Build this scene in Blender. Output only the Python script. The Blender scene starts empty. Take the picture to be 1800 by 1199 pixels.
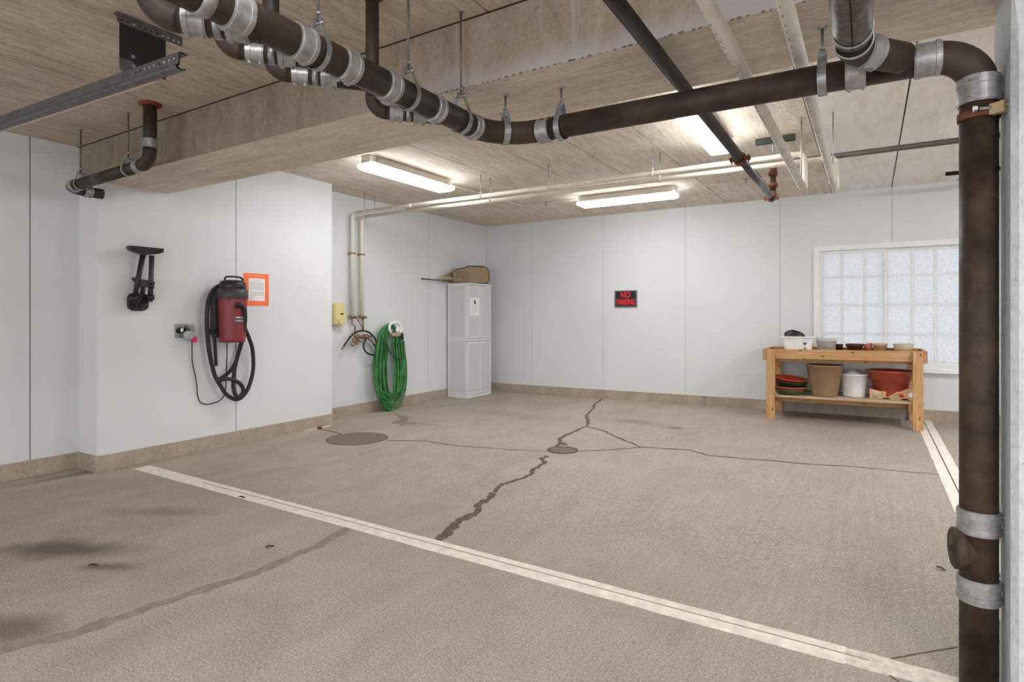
import bpy, bmesh, math, random
from mathutils import Vector, Matrix
S = bpy.context.scene
COL = S.collection
random.seed(7)
V = Vector
# ------------------------------------------------------------------ camera
F_PX, YAW, EYE, HOR = 1020.9, math.radians(31.58), 1.35, 555.5
cam = bpy.data.objects.new('camera', bpy.data.cameras.new('camera'))
COL.objects.link(cam)
cam.data.sensor_width = 36.0
cam.data.lens = F_PX / 1800 * 36
cam.data.shift_y = -(599.5 - HOR) / 1800
cam.location = (0, 0, EYE)
cam.rotation_euler = (math.pi / 2, 0, YAW)
cam.data.clip_start = 0.02
S.camera = cam
# ------------------------------------------------------------------ sky and exposure
w = bpy.data.worlds.new('sky')
S.world = w
w.use_nodes = True
bg = w.node_tree.nodes['Background']
bg.inputs[0].default_value = (0.93, 0.965, 1.0, 1)
bg.inputs[1].default_value = 1.7
S.view_settings.view_transform = 'Standard'
S.view_settings.look = 'None'
S.view_settings.exposure = 0.80
S.view_settings.gamma = 1.0
S.view_settings.use_curve_mapping = False
LAMP = 16.8          # strength of the fluorescent diffusers
LAMP_FILL = 46.0     # strength of the added fill lamps out of view

# ------------------------------------------------------------------ measured planes of the garage
XA, XB, YB, ZC, ZF = -6.02, -5.69, 8.85, 2.992, 2.86
BEAM0, BEAM1, BEAMZ = 2.40, 2.995, 2.515
BUMP0, BUMP1 = 2.40, 4.98
XR, YR = 8.4, -4.6   # right wall, open front of the garage behind the camera
RV = V((math.cos(YAW), math.sin(YAW), 0)); FV = V((-math.sin(YAW), math.cos(YAW), 0)); EYEP = V((0, 0, EYE))
def ray(px, py): return FV + RV * ((px - 900) / F_PX) + V((0, 0, 1)) * ((HOR - py) / F_PX)
def on_x(px, py, x): d = ray(px, py); return EYEP + d * (x / d.x)
def on_y(px, py, y): d = ray(px, py); return EYEP + d * (y / d.y)
def on_z(px, py, z): d = ray(px, py); return EYEP + d * ((z - EYE) / d.z)
def fz(x, y):        # the slab falls gently towards the drain
    return .055 * min(1, max(0, (x + 5) / 6)) * min(1, max(0, (y - 3) / 5.9))
def on_floor(px, py):
    z = 0
    for _ in range(12):
        p = on_z(px, py, z); z = fz(p.x, p.y)
    return V((p.x, p.y, z))

# ------------------------------------------------------------------ materials
def srgb(r, g, b):
    f = lambda c: (c / 12.92 if c <= .04045 else ((c + .055) / 1.055) ** 2.4)
    return tuple(f(c / 255) for c in (r, g, b))
class NT:
    def __init__(s, name):
        s.m = bpy.data.materials.new(name); s.m.use_nodes = True
        s.t = s.m.node_tree; s.n = s.t.nodes; s.b = s.n['Principled BSDF']; s.out = s.n['Material Output']
    def new(s, typ, ins=None, **kw):
        n = s.n.new(typ)
        for k, v in kw.items(): setattr(n, k, v)
        for k, v in (ins or {}).items(): s.set(n, k, v)
        return n
    def set(s, n, k, v):
        if isinstance(v, tuple) and len(v) == 2 and hasattr(v[0], 'outputs'): s.t.links.new(v[0].outputs[v[1]], n.inputs[k])
        elif hasattr(v, 'outputs'): s.t.links.new(v.outputs[0], n.inputs[k])
        elif isinstance(v, tuple) and len(v) == 3 and n.inputs[k].type == 'RGBA': n.inputs[k].default_value = v + (1,)
        else: n.inputs[k].default_value = v
    def coord(s, scale=(1, 1, 1), rot=(0, 0, 0)):
        c = s.new('ShaderNodeTexCoord')
        mp = s.new('ShaderNodeMapping'); s.t.links.new(c.outputs['Object'], mp.inputs[0])
        mp.inputs['Scale'].default_value = scale; mp.inputs['Rotation'].default_value = rot
        return mp
    def noise(s, scale, vec=None, detail=4, rough=.55, dist=0):
        return s.new('ShaderNodeTexNoise', {'Scale': scale, 'Detail': detail, 'Roughness': rough, 'Distortion': dist, 'Vector': vec or s.coord()})
    def ramp(s, fac, p0, c0, p1, c1):
        r = s.new('ShaderNodeValToRGB', {'Fac': fac}); e = r.color_ramp.elements
        e[0].position = p0; e[1].position = p1
        e[0].color = c0 + (1,) if isinstance(c0, tuple) else (c0, c0, c0, 1)
        e[1].color = c1 + (1,) if isinstance(c1, tuple) else (c1, c1, c1, 1)
        return r
    def mix(s, fac, a, b, mode='MIX'):
        m = s.new('ShaderNodeMix', data_type='RGBA', blend_type=mode)
        s.set(m, 0, fac)
        for k, v in ((6, a), (7, b)):
            if isinstance(v, tuple) and len(v) == 3 and not hasattr(v[0], 'outputs'): m.inputs[k].default_value = v + (1,)
            elif isinstance(v, tuple): s.t.links.new(v[0].outputs[v[1]], m.inputs[k])
            else: s.t.links.new(v.outputs[0], m.inputs[k])
        return (m, 2)
    def math(s, op, a, b=0.0):
        m = s.new('ShaderNodeMath', operation=op); s.set(m, 0, a); s.set(m, 1, b); return m
    def bump(s, h, strength=.3, dist=.01):
        b = s.new('ShaderNodeBump', {'Height': h, 'Strength': strength, 'Distance': dist}); s.set(s.b, 'Normal', b)
    def done(s, col=None, rough=.5, metal=0.0, spec=.5):
        if col is not None: s.set(s.b, 'Base Color', col)
        s.set(s.b, 'Roughness', rough); s.set(s.b, 'Metallic', metal); s.set(s.b, 'Specular IOR Level', spec)
        return s.m
def plain(name, c, rough=.5, metal=0.0, var=.12, scale=9, spec=.4, bump=0, stretch=(1, 1, 1)):
    t = NT(name); n = t.noise(scale, t.coord(stretch))
    d = tuple(x * (1 - var) for x in c); l = tuple(min(1, x * (1 + var)) for x in c)
    if bump: t.bump(n, bump, .004)
    return t.done(t.ramp(n, .3, d, .7, l), rough, metal, spec)

def wall_mat(name, c, dirty=.0):
    t = NT(name)
    big = t.noise(.9, t.coord((1, 1, .8)), 3)
    col = t.ramp(big, .3, tuple(x * .95 for x in c), .7, tuple(min(.95, x * 1.02) for x in c))
    fine = t.noise(90, None, 2)
    col = t.mix(t.ramp(fine, .35, .10, .65, 0.0), col, tuple(x * .8 for x in c))
    if dirty:   # scuffs low down on the wall
        sc = t.noise(14, None, 6, .7)
        z = t.new('ShaderNodeSeparateXYZ'); g = t.new('ShaderNodeNewGeometry'); t.t.links.new(g.outputs['Position'], z.inputs[0])
        low = t.ramp((z, 2), .1, 1.0, .75, 0.0)
        f = t.math('MULTIPLY', t.ramp(sc, .66, 0.0, .72, 1.0), low)
        col = t.mix(t.math('MULTIPLY', f, dirty), col, (.25, .25, .26))
    t.bump(t.noise(70, None, 3), .22, .004)
    return t.done(col, .62, 0, .3)

def concrete(name, c_dark, c_light, stretch, streak=.5, rough=.85, pits=True, wash=None):
    """board-formed slab: streaks run along the stretched axis"""
    t = NT(name)
    n1 = t.noise(5, t.coord(stretch), 8, .65, .6)
    col = t.ramp(n1, .32, c_dark, .66, c_light)
    n2 = t.noise(26, t.coord(stretch), 4, .6)
    col = t.mix(t.ramp(n2, .45, 0.0, .72, streak * .5), col, tuple(x * .62 for x in c_dark))
    n3 = t.noise(1.6, None, 5, .6)
    col = t.mix(t.ramp(n3, .4, 0.0, .75, .45), col, tuple(x * 1.12 for x in c_light))
    n4 = t.noise(48, t.coord(tuple(x ** .6 for x in stretch)), 5, .7)
    col = t.mix(t.ramp(n4, .28, .55, .48, 0.0), col, tuple(x * .55 for x in c_dark))
    col = t.mix(t.ramp(n4, .55, 0.0, .75, .45), col, tuple(min(.95, x * 1.25) for x in c_light))
    if wash is not None: col = wash(t, col)
    if pits:
        vo = t.new('ShaderNodeTexVoronoi', {'Scale': 16.0, 'Vector': t.coord()})
        p = t.ramp((vo, 0), .03, 1.0, .05, 0.0)
        pn = t.ramp(t.noise(3), .55, 0.0, .6, 1.0)
        col = t.mix(t.math('MULTIPLY', p, pn), col, (.05, .04, .03))
    t.bump(t.noise(30, t.coord(stretch), 5), .25, .006)
    return t.done(col, rough, 0, .2)

def iron_mat(name, c, lit):
    t = NT(name)
    n = t.noise(7, None, 6, .65)
    col = t.ramp(n, .35, c, .7, lit)
    sp = t.noise(70, None, 3, .7)
    col = t.mix(t.ramp(sp, .72, 0.0, .78, .5), col, (.25, .23, .21))
    t.bump(t.noise(45, None, 4), .3, .003)
    return t.done(col, t.ramp(t.noise(12), .3, .46, .7, .66), 0, .3)

def floor_mat():
    t = NT('concrete_floor')
    big = t.noise(.75, None, 6, .62, .4)
    col = t.ramp(big, .3, (.36, .292, .236), .7, (.475, .40, .335))
    mid = t.noise(4.5, t.coord((1, .6, 1)), 7, .65, .4)
    col = t.mix(t.ramp(mid, .38, .0, .75, .55), col, (.54, .468, .40))
    g = t.new('ShaderNodeNewGeometry'); z = t.new('ShaderNodeSeparateXYZ'); t.t.links.new(g.outputs['Position'], z.inputs[0])
    # the bays nearer the street are greyer and coarser
    right = t.new('ShaderNodeMapRange', {'Value': (z, 0), 'From Min': -3.2, 'From Max': 0.6})
    col = t.mix(t.math('MULTIPLY', right, .45), col, (.41, .37, .338))
    broom = t.noise(42, t.coord((1, .035, 1)), 3, .7)
    bf = t.math('MULTIPLY', t.ramp(broom, .4, 0.0, .7, .55), t.new('ShaderNodeMapRange', {'Value': (z, 0), 'From Min': -2.4, 'From Max': -.4}))
    col = t.mix(bf, col, (.30, .26, .225))
    blo = t.noise(1.9, t.coord((1, .55, 1), (0, 0, .5)), 8, .68, .8)
    col = t.mix(t.ramp(blo, .46, .0, .66, .5), col, (.30, .238, .185))
    grain = t.noise(105, None, 3, .8)
    col = t.mix(t.ramp(grain, .36, .8, .52, 0.0), col, (.24, .195, .16))
    col = t.mix(t.ramp(grain, .52, 0.0, .68, .7), col, (.68, .615, .55))
    pits = t.noise(38, None, 2, .6)
    col = t.mix(t.ramp(pits, .24, .8, .30, 0.0), col, (.13, .10, .08))
    # soft dark blotches, oil marks among them
    def blot(x, y, rx, ry, k, col, rot=0.0):
        mp = t.new('ShaderNodeMapping', vector_type='TEXTURE'); t.t.links.new(g.outputs['Position'], mp.inputs[0])
        mp.inputs['Location'].default_value = (x, y, 0); mp.inputs['Scale'].default_value = (rx, ry, 1); mp.inputs['Rotation'].default_value = (0, 0, rot)
        wob = t.noise(2.2, None, 5, .6)
        ad = t.new('ShaderNodeMixRGB', blend_type='ADD') if False else None
        v = t.new('ShaderNodeVectorMath', operation='LENGTH'); t.t.links.new(mp.outputs[0], v.inputs[0])
        d = t.math('ADD', (v, 1), t.math('MULTIPLY', t.math('SUBTRACT', wob, .5), 1.6))
        f = t.ramp(d, .25, k, 1.0, 0.0)
        return t.mix(f, col, (.075, .056, .042))
    for b in STAINS: col = blot(*b[:5], col, b[5])
    t.bump(t.noise(150, None, 4, .7), .55, .004)
    return t.done(col, t.ramp(big, .3, .62, .7, .78), 0, .3)
def stain(px, py, rx, ry, k, rot=0.0):
    p = on_floor(px, py); return (p.x, p.y, rx, ry, k, rot)
STAINS = [stain(110, 965, .55, .17, .75, .55), stain(190, 997, .20, .07, .6, .5), stain(10, 1105, .30, .16, .6, .5),
          stain(130, 835, .6, .10, .5, 1.5), stain(1120, 742, .55, .22, .35), stain(1185, 752, .16, .09, .55), stain(1480, 745, 1.0, .30, .28),
          stain(600, 760, .35, .9, .16), stain(300, 900, .5, .12, .3, .5), stain(900, 730, 1.0, .3, .22)]

def wood_mat(name, c0, c1, axis):
    t = NT(name)
    st = {'x': (.6, 9, 9), 'y': (9, .6, 9), 'z': (9, 9, .6)}[axis]
    n = t.noise(4, t.coord(st), 6, .6, .8)
    col = t.ramp(n, .3, c0, .7, c1)
    sx = {'x': (1, 3.2, 3.2), 'y': (3.2, 1, 3.2), 'z': (3.2, 3.2, 1)}[axis]
    vo = t.new('ShaderNodeTexVoronoi', {'Scale': 6.0, 'Vector': t.coord(sx)})
    col = t.mix(t.ramp((vo, 0), .10, .95, .17, 0.0), col, (.07, .028, .011))
    dk = t.noise(9, t.coord(st), 4, .7)
    col = t.mix(t.ramp(dk, .52, 0.0, .7, .55), col, tuple(x * .6 for x in c0))
    t.bump(n, .15, .003)
    return t.done(col, .6, 0, .3)
def pane_mat():
    t = NT('textured_glass')
    vo = t.new('ShaderNodeTexVoronoi', {'Scale': 62.0, 'Vector': t.coord((1, 1, 1), (0, math.radians(45), 0))}, distance='MANHATTAN')
    n = t.noise(3)
    c = t.ramp((vo, 0), .1, (.40, .402, .406), .75, (.53, .532, .536))
    tr = t.new('ShaderNodeBsdfTranslucent', {'Color': c})
    gl = t.new('ShaderNodeBsdfGlossy', {'Roughness': .25, 'Color': (.9, .93, .97)})
    bp = t.new('ShaderNodeBump', {'Height': (vo, 0), 'Strength': .4, 'Distance': .004}); t.set(gl, 'Normal', bp)
    mx = t.new('ShaderNodeMixShader', {0: .10, 1: tr, 2: gl})
    t.t.links.new(mx.outputs[0], t.out.inputs[0])
    return t.m
def lamp_mat(k):
    t = NT('lit_diffuser'); t.set(t.b, 'Emission Color', (.955, .985, 1.0)); t.set(t.b, 'Emission Strength', k)
    return t.done((.9, .9, .88), .4)

def wash_white(t, col):
    n = t.noise(2.5, t.coord((3.0, .5, 1)), 7, .7, .4)
    col = t.mix(t.ramp(n, .36, .25, .58, .92), col, (.90, .875, .845))
    d = t.noise(5, t.coord((2.6, .45, 1)), 7, .75, 1.0)
    return t.mix(t.ramp(d, .60, 0.0, .74, .55), col, (.36, .32, .28))
def wash_edge(t, col):   # bleached lower lip of the beam with lime runs
    g = t.new('ShaderNodeNewGeometry'); z = t.new('ShaderNodeSeparateXYZ'); t.t.links.new(g.outputs['Position'], z.inputs[0])
    n = t.noise(3, t.coord((1, 1, .3)), 5, .6)
    lip = t.ramp(t.math('ADD', t.math('MULTIPLY', t.math('SUBTRACT', n, .5), .28), (z, 2)), .0, 1.0, 1.0, 0.0)
    e = lip.color_ramp.elements; e[0].position = 0; e[1].position = 1
    mr = t.new('ShaderNodeMapRange', {'Value': t.math('ADD', t.math('MULTIPLY', t.math('SUBTRACT', n, .5), .35), (z, 2)), 'From Min': 2.66, 'From Max': 2.56})
    mx = t.new('ShaderNodeMapRange', {'Value': (z, 0), 'From Min': -3.0, 'From Max': -1.6})
    k = t.math('MULTIPLY', mr, t.math('ADD', t.math('MULTIPLY', mx, .75), .12))
    col = t.mix(k, col, (.36, .33, .33))
    runs = t.noise(16, t.coord((1, 1, .05)), 3, .6)
    return t.mix(t.math('MULTIPLY', t.ramp(runs, .62, 0.0, .70, .5), mx), col, (.40, .37, .35))

MT = {}
MT['wall'] = wall_mat('painted_panel', srgb(219, 220, 221), 0)
MT['wall_dirty'] = wall_mat('painted_panel_scuffed', srgb(217, 218, 219), .8)
MT['seam'] = plain('panel_joint', srgb(120, 118, 115), .8)
MT['seam_light'] = plain('panel_joint_caulked', srgb(178, 178, 176), .8)
MT['ceil'] = concrete('slab_boardformed', (.40, .33, .255), (.66, .57, .46), (3.4, .6, 1), .9)
MT['ceil_back'] = concrete('slab_boardformed_lit', (.53, .46, .38), (.80, .72, .62), (3.4, .5, 1), .8)  # paler copy of the slab, lamp light on the back ceiling put into its colour
MT['ceil_white'] = concrete('slab_whitewashed', (.70, .64, .57), (.88, .83, .77), (3.0, .5, 1), .3, wash=wash_white)
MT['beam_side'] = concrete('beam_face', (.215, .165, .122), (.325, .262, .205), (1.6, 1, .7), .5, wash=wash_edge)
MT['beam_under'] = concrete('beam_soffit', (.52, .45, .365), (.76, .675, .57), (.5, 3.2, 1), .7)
MT['joint'] = plain('slab_joint', (.045, .035, .027), .9)
MT['base'] = concrete('base_course', (.33, .265, .20), (.45, .37, .29), (1, 1, .5), .2, pits=False)
MT['column'] = concrete('column_painted', srgb(178, 185, 186), srgb(204, 208, 208), (1.5, 1.5, .4), .05)
MT['floor'] = floor_mat()
MT['paint'] = plain('floor_paint', (.80, .73, .645), .75, 0, .14, 16, .2, .3)
MT['paint_worn'] = plain('floor_paint_worn', (.68, .61, .53), .8, 0, .22, 30, .2, .3)
MT['crack'] = plain('crack_filler', (.14, .11, .085), .85, 0, .25, 20, .2)
MT['patch'] = plain('patched_strip', (.29, .24, .20), .8, 0, .2, 22, .2)
MT['damp'] = plain('damp_concrete', (.25, .20, .165), .6, 0, .12, 14, .3)
MT['iron'] = iron_mat('cast_iron', (.024, .0165, .0115), (.066, .045, .031))
MT['iron_rusty'] = iron_mat('cast_iron_rusty', (.022, .014, .009), (.085, .052, .03))
MT['steel'] = plain('stainless_band', (.35, .342, .338), .40, .5, .28, 24)
MT['galv'] = plain('galvanised_steel', (.36, .37, .39), .45, .8, .25, 25)
MT['galv_dark'] = plain('dark_galvanised', (.12, .12, .125), .5, .5, .3, 25)
MT['rod'] = plain('threaded_rod', (.16, .14, .12), .5, .6, .2, 40)
MT['foil'] = plain('dark_foil_wrap', (.095, .075, .062), .48, .15, .6, 34, .4, 1.0, (1, .8, 1))
MT['rust'] = plain('rusty_iron', (.16, .065, .032), .75, .1, .35, 22, .3, .4)
MT['redcol'] = plain('fire_stop_red', (.22, .035, .025), .7, 0, .2)
MT['redpaint'] = plain('dull_red_pipe_paint', (.13, .028, .02), .6, 0, .25)
MT['sprink'] = plain('black_steel_pipe', (.030, .021, .015), .6, 0, .35, 14, .12)
MT['sprink2'] = plain('bare_steel_pipe', (.080, .080, .085), .34, .4, .5, 18)
MT['pipe_brown'] = plain('brown_steel_pipe', (.125, .105, .088), .5, .1, .2, 14)
MT['pvc'] = plain('cream_pipe_wrap', (.76, .70, .595), .55, 0, .07, 7)
MT['pvc_grey'] = plain('grey_white_pipe_wrap', (.64, .60, .54), .6, 0, .12, 9)
MT['ink'] = plain('pipe_print', (.26, .24, .21), .7)
MT['brass'] = plain('aged_brass', (.34, .235, .105), .4, .7, .3, 30)
MT['copper'] = plain('dull_copper', (.40, .25, .17), .38, .8, .3, 35)
MT['black'] = plain('black_plastic', (.018, .016, .015), .42, 0, .2, 12)
MT['rubber'] = plain('black_rubber', (.022, .020, .018), .55, 0, .2, 20)
MT['charcoal'] = plain('charcoal_plastic', (.050, .050, .048), .45, 0, .1)
MT['red'] = plain('dark_red_plastic', (.235, .035, .042), .38, 0, .08)
MT['white'] = plain('white_plastic', (.86, .86, .855), .4, 0, .04)
tp_ = NT('thin_white_plastic'); df_ = tp_.new('ShaderNodeBsdfDiffuse', {'Color': (.86, .86, .855)}); tl_ = tp_.new('ShaderNodeBsdfTranslucent', {'Color': (.88, .88, .88)})
mx_ = tp_.new('ShaderNodeMixShader', {0: .5, 1: df_, 2: tl_}); tp_.t.links.new(mx_.outputs[0], tp_.out.inputs[0]); MT['thin_white'] = tp_.m
MT['cab'] = plain('white_cabinet_plastic', (.70, .705, .715), .42, 0, .03)
MT['cab_panel'] = plain('cabinet_panel_grey', (.60, .605, .615), .5, 0, .03, 60)
MT['cab_gap'] = plain('cabinet_gap', (.20, .20, .20), .6)
MT['paper'] = plain('paper_white', (.84, .84, .83), .8, 0, .03)
MT['orange'] = plain('orange_card', (.95, .19, .075), .7, 0, .05)
MT['print'] = plain('grey_print', (.38, .38, .38), .8)
MT['print_yellow'] = plain('pale_yellow_print', (.95, .62, .30), .8)
MT['soap'] = plain('pale_yellow_plastic', (.72, .58, .27), .4, 0, .05)
MT['hose'] = plain('green_hose', (.036, .185, .045), .34, 0, .4, 10)
MT['hose2'] = plain('dark_green_hose', (.018, .085, .022), .4, 0, .3, 10)
MT['tan'] = plain('tan_plastic', (.285, .205, .120), .55, 0, .08)
MT['tan_dark'] = plain('dark_tan_panel', (.205, .142, .080), .6, 0, .08)
MT['tan_trim'] = plain('brown_trim', (.075, .045, .022), .5, 0, .1)
MT['tan_light'] = plain('light_tan_grip', (.42, .31, .17), .5, 0, .1)
MT['woodx'] = wood_mat('bench_pine_lengthwise', (.40, .205, .085), (.62, .36, .17), 'x')
MT['woody'] = wood_mat('bench_pine_crosswise', (.33, .165, .07), (.52, .30, .145), 'y')
MT['woodz'] = wood_mat('bench_pine_upright', (.42, .22, .09), (.64, .37, .175), 'z')
MT['shelf'] = wood_mat('shelf_board', (.40, .29, .19), (.58, .45, .32), 'x')
MT['terra'] = plain('terracotta', (.50, .155, .075), .6, 0, .12)
MT['terra_red'] = plain('red_brown_planter', (.34, .062, .035), .42, 0, .12, 5)
MT['orange_red'] = plain('red_saucer_plastic', (.50, .075, .038), .45, 0, .08)
MT['dgreen'] = plain('dark_green_plastic', (.018, .040, .025), .4, 0, .2)
MT['sage'] = plain('sage_green_plastic', (.10, .135, .06), .5, 0, .15)
MT['planter'] = plain('olive_tan_planter', (.265, .168, .088), .65, 0, .1, 14, .3, .2)
MT['claydark'] = plain('dark_red_glaze', (.085, .022, .015), .35, 0, .3)
MT['clay'] = plain('pale_clay', (.52, .33, .20), .7, 0, .12)
MT['beige'] = plain('beige_clay', (.50, .42, .31), .7, 0, .1)
MT['card'] = plain('fruit_box_card', (.62, .36, .20), .75, 0, .08)
MT['tomato'] = plain('printed_tomato_red', (.50, .055, .030), .7)
MT['leafprint'] = plain('printed_olive', (.36, .32, .10), .7)
MT['blue'] = plain('blue_print', (.06, .12, .30), .6)
MT['navy'] = plain('navy_print', (.015, .02, .07), .5)
MT['frame'] = plain('white_window_frame', (.80, .80, .79), .45, 0, .03)
MT['pane'] = pane_mat()
MT['lamp'] = lamp_mat(LAMP); MT['lamp_fill'] = lamp_mat(LAMP_FILL)
MT['lamp_body'] = plain('lamp_housing', (.66, .61, .52), .5, 0, .05)
MT['signface'] = plain('sign_black', (.012, .012, .012), .5)
MT['signred'] = plain('sign_red', (.75, .012, .02), .5, 0, .05)
MT['signframe'] = plain('sign_frame', (.17, .17, .17), .4)
MT['plate'] = plain('steel_wall_plate', (.30, .295, .28), .45, .5, .1)
MT['greenuni'] = plain('green_channel', (.045, .062, .046), .5, .2, .15)
MT['lid'] = plain('cast_lid', (.19, .155, .125), .75, .1, .2, 40, .3, .4)
MT['grate'] = plain('drain_grate', (.25, .195, .15), .6, .1, .2, 30)
MT['dark'] = plain('dark_void', (.012, .01, .008), .9)
MT['tagred'] = plain('red_tag', (.62, .02, .06), .5)
MT['clear'] = plain('grey_adapter', (.36, .38, .43), .3, 0, .2, 30)

# ------------------------------------------------------------------ builders
WORLD = {}
class MB:
    """collects shapes in world coordinates; build() links them as ONE mesh object"""
    def __init__(s): s.v = []; s.f = []; s.mi = []; s.k = 0; s.sm = []; s.smooth = False
    def add(s, vs, fs, smooth=False):
        o = len(s.v); s.v += [V(p) for p in vs]
        for f in fs: s.f.append([i + o for i in f]); s.mi.append(s.k); s.sm.append(smooth)
        return s
    def box(s, x0, x1, y0, y1, z0, z1):
        vs = [(x, y, z) for z in (z0, z1) for y in (y0, y1) for x in (x0, x1)]
        return s.add(vs, [(0, 2, 3, 1), (4, 5, 7, 6), (0, 1, 5, 4), (1, 3, 7, 5), (3, 2, 6, 7), (2, 0, 4, 6)])
    def obox(s, c, ux, uy, uz):
        """box about c with half-axis vectors"""
        c, ux, uy, uz = V(c), V(ux), V(uy), V(uz)
        vs = [c + ux * a + uy * b + uz * d for d in (-1, 1) for b in (-1, 1) for a in (-1, 1)]
        return s.add(vs, [(0, 2, 3, 1), (4, 5, 7, 6), (0, 1, 5, 4), (1, 3, 7, 5), (3, 2, 6, 7), (2, 0, 4, 6)])
    def prism(s, poly, d):
        n = len(poly); d = V(d); p = [V(q) for q in poly]
        return s.add(p + [q + d for q in p], [tuple(range(n))[::-1], tuple(range(n, 2 * n))] + [(i, (i + 1) % n, n + (i + 1) % n, n + i) for i in range(n)])
    def tube(s, pts, r, seg=16, caps=True, closed=False):
        pts = [V(p) for p in pts]; n = len(pts); rs = r if isinstance(r, (list, tuple)) else [r] * n
        tg = []
        for i in range(n):
            if closed: t = pts[(i + 1) % n] - pts[i - 1]
            else: t = pts[min(i + 1, n - 1)] - pts[max(i - 1, 0)]
            tg.append(t.normalized())
        a = V((0, 0, 1)) if abs(tg[0].z) < .9 else V((1, 0, 0))
        nrm = tg[0].cross(a).normalized(); vs = []
        for i in range(n):
            nrm = (nrm - tg[i] * nrm.dot(tg[i])).normalized(); b = tg[i].cross(nrm)
            vs += [pts[i] + (nrm * math.cos(2 * math.pi * j / seg) + b * math.sin(2 * math.pi * j / seg)) * rs[i] for j in range(seg)]
        fs = [(i * seg + j, i * seg + (j + 1) % seg, (i + 1) * seg + (j + 1) % seg, (i + 1) * seg + j) for i in range(n - 1) for j in range(seg)]
        if closed: fs += [((n - 1) * seg + j, (n - 1) * seg + (j + 1) % seg, (j + 1) % seg, j) for j in range(seg)]
        s.add(vs, fs, True)
        if caps and not closed:
            o = len(s.v) - n * seg
            s.f.append([o + j for j in range(seg)][::-1]); s.mi.append(s.k); s.sm.append(False)
            s.f.append([o + (n - 1) * seg + j for j in range(seg)]); s.mi.append(s.k); s.sm.append(False)
        return s
    def lathe(s, prof, c, axis=(0, 0, 1), seg=32, smooth=True):
        """prof: (radius, height) pairs along axis from c"""
        c = V(c); az = V(axis).normalized(); ax = az.cross(V((0, 1, 0)) if abs(az.y) < .9 else V((1, 0, 0))).normalized(); ay = az.cross(ax)
        vs = []
        for r, h in prof: vs += [c + az * h + (ax * math.cos(2 * math.pi * j / seg) + ay * math.sin(2 * math.pi * j / seg)) * max(r, 1e-5) for j in range(seg)]
        fs = [(i * seg + j, i * seg + (j + 1) % seg, (i + 1) * seg + (j + 1) % seg, (i + 1) * seg + j) for i in range(len(prof) - 1) for j in range(seg)]
        return s.add(vs, fs, smooth)
    def disc(s, c, axis, r, h, seg=32): return s.lathe([(0, 0), (r, 0), (r, h), (0, h)], c, axis, seg, False)
    def grid(s, rows, smooth=True):
        n, m = len(rows), len(rows[0])
        return s.add([p for r in rows for p in r], [(i * m + j, i * m + j + 1, (i + 1) * m + j + 1, (i + 1) * m + j) for i in range(n - 1) for j in range(m - 1)], smooth)
    def build(s, name, mats, parent=None, bevel=0, label=None):
        me = bpy.data.meshes.new(name); off = WORLD.get(parent.name, V((0, 0, 0))) if parent else V((0, 0, 0))
        me.from_pydata([tuple(p - off) for p in s.v], [], s.f)
        for m in (mats if isinstance(mats, (list, tuple)) else [mats]): me.materials.append(MT[m] if isinstance(m, str) else m)
        for p, k, sm in zip(me.polygons, s.mi, s.sm): p.material_index = k; p.use_smooth = sm
        bm = bmesh.new(); bm.from_mesh(me); bmesh.ops.recalc_face_normals(bm, faces=bm.faces); bm.to_mesh(me); bm.free()
        o = bpy.data.objects.new(name, me); COL.objects.link(o)
        if parent: o.parent = parent
        WORLD[o.name] = off
        if bevel:
            b = o.modifiers.new('bevel', 'BEVEL'); b.width = bevel; b.segments = 2; b.limit_method = 'ANGLE'; b.angle_limit = .7
        if label: o['label'] = label
        return o
def tag(o, label, cat, group=None, kind=None):
    o['label'] = label; o['category'] = cat
    if group: o['group'] = group
    if kind: o['kind'] = kind
    return o
def thing(name, label, cat, loc, group=None):
    o = bpy.data.objects.new(name, None); o.empty_display_size = .05; COL.objects.link(o); o.location = loc
    WORLD[o.name] = V(loc); return tag(o, label, cat, group)
def struct(o, label=None):
    o['kind'] = 'structure'
    if label: o['label'] = label
    return o
def text_part(body, size, c, ux, uy, mat, parent, name='lettering', depth=.002, xs=1.0, align='CENTER', bold=0.0):
    """raised lettering centred on c, reading along ux, upright along uy"""
    cu = bpy.data.curves.new('lettering', 'FONT'); cu.body = body; cu.size = size; cu.align_x = align; cu.align_y = 'CENTER'; cu.extrude = depth; cu.offset = bold
    t = bpy.data.objects.new('lettering', cu); COL.objects.link(t)
    bpy.context.view_layer.update()
    me = bpy.data.meshes.new_from_object(t.evaluated_get(bpy.context.evaluated_depsgraph_get()))
    bpy.data.objects.remove(t); me.materials.clear(); me.materials.append(MT[mat])
    ux, uy = V(ux).normalized(), V(uy).normalized(); n = ux.cross(uy); off = WORLD[parent.name]
    for v in me.vertices: v.co = V(c) - off + ux * (v.co.x * xs) + uy * v.co.y + n * v.co.z
    o = bpy.data.objects.new(name, me); COL.objects.link(o); o.parent = parent; WORLD[o.name] = off
    return o
def spline(pts, n=8):
    pts = [V(p) for p in pts]; out = []
    for i in range(len(pts) - 1):
        p0, p1, p2, p3 = pts[max(i - 1, 0)], pts[i], pts[i + 1], pts[min(i + 2, len(pts) - 1)]
        for k in range(n):
            t = k / n
            out.append(.5 * ((2 * p1) + (p2 - p0) * t + (2 * p0 - 5 * p1 + 4 * p2 - p3) * t * t + (3 * p1 - p0 - 3 * p2 + p3) * t ** 3))
    return out + [pts[-1]]
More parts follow.
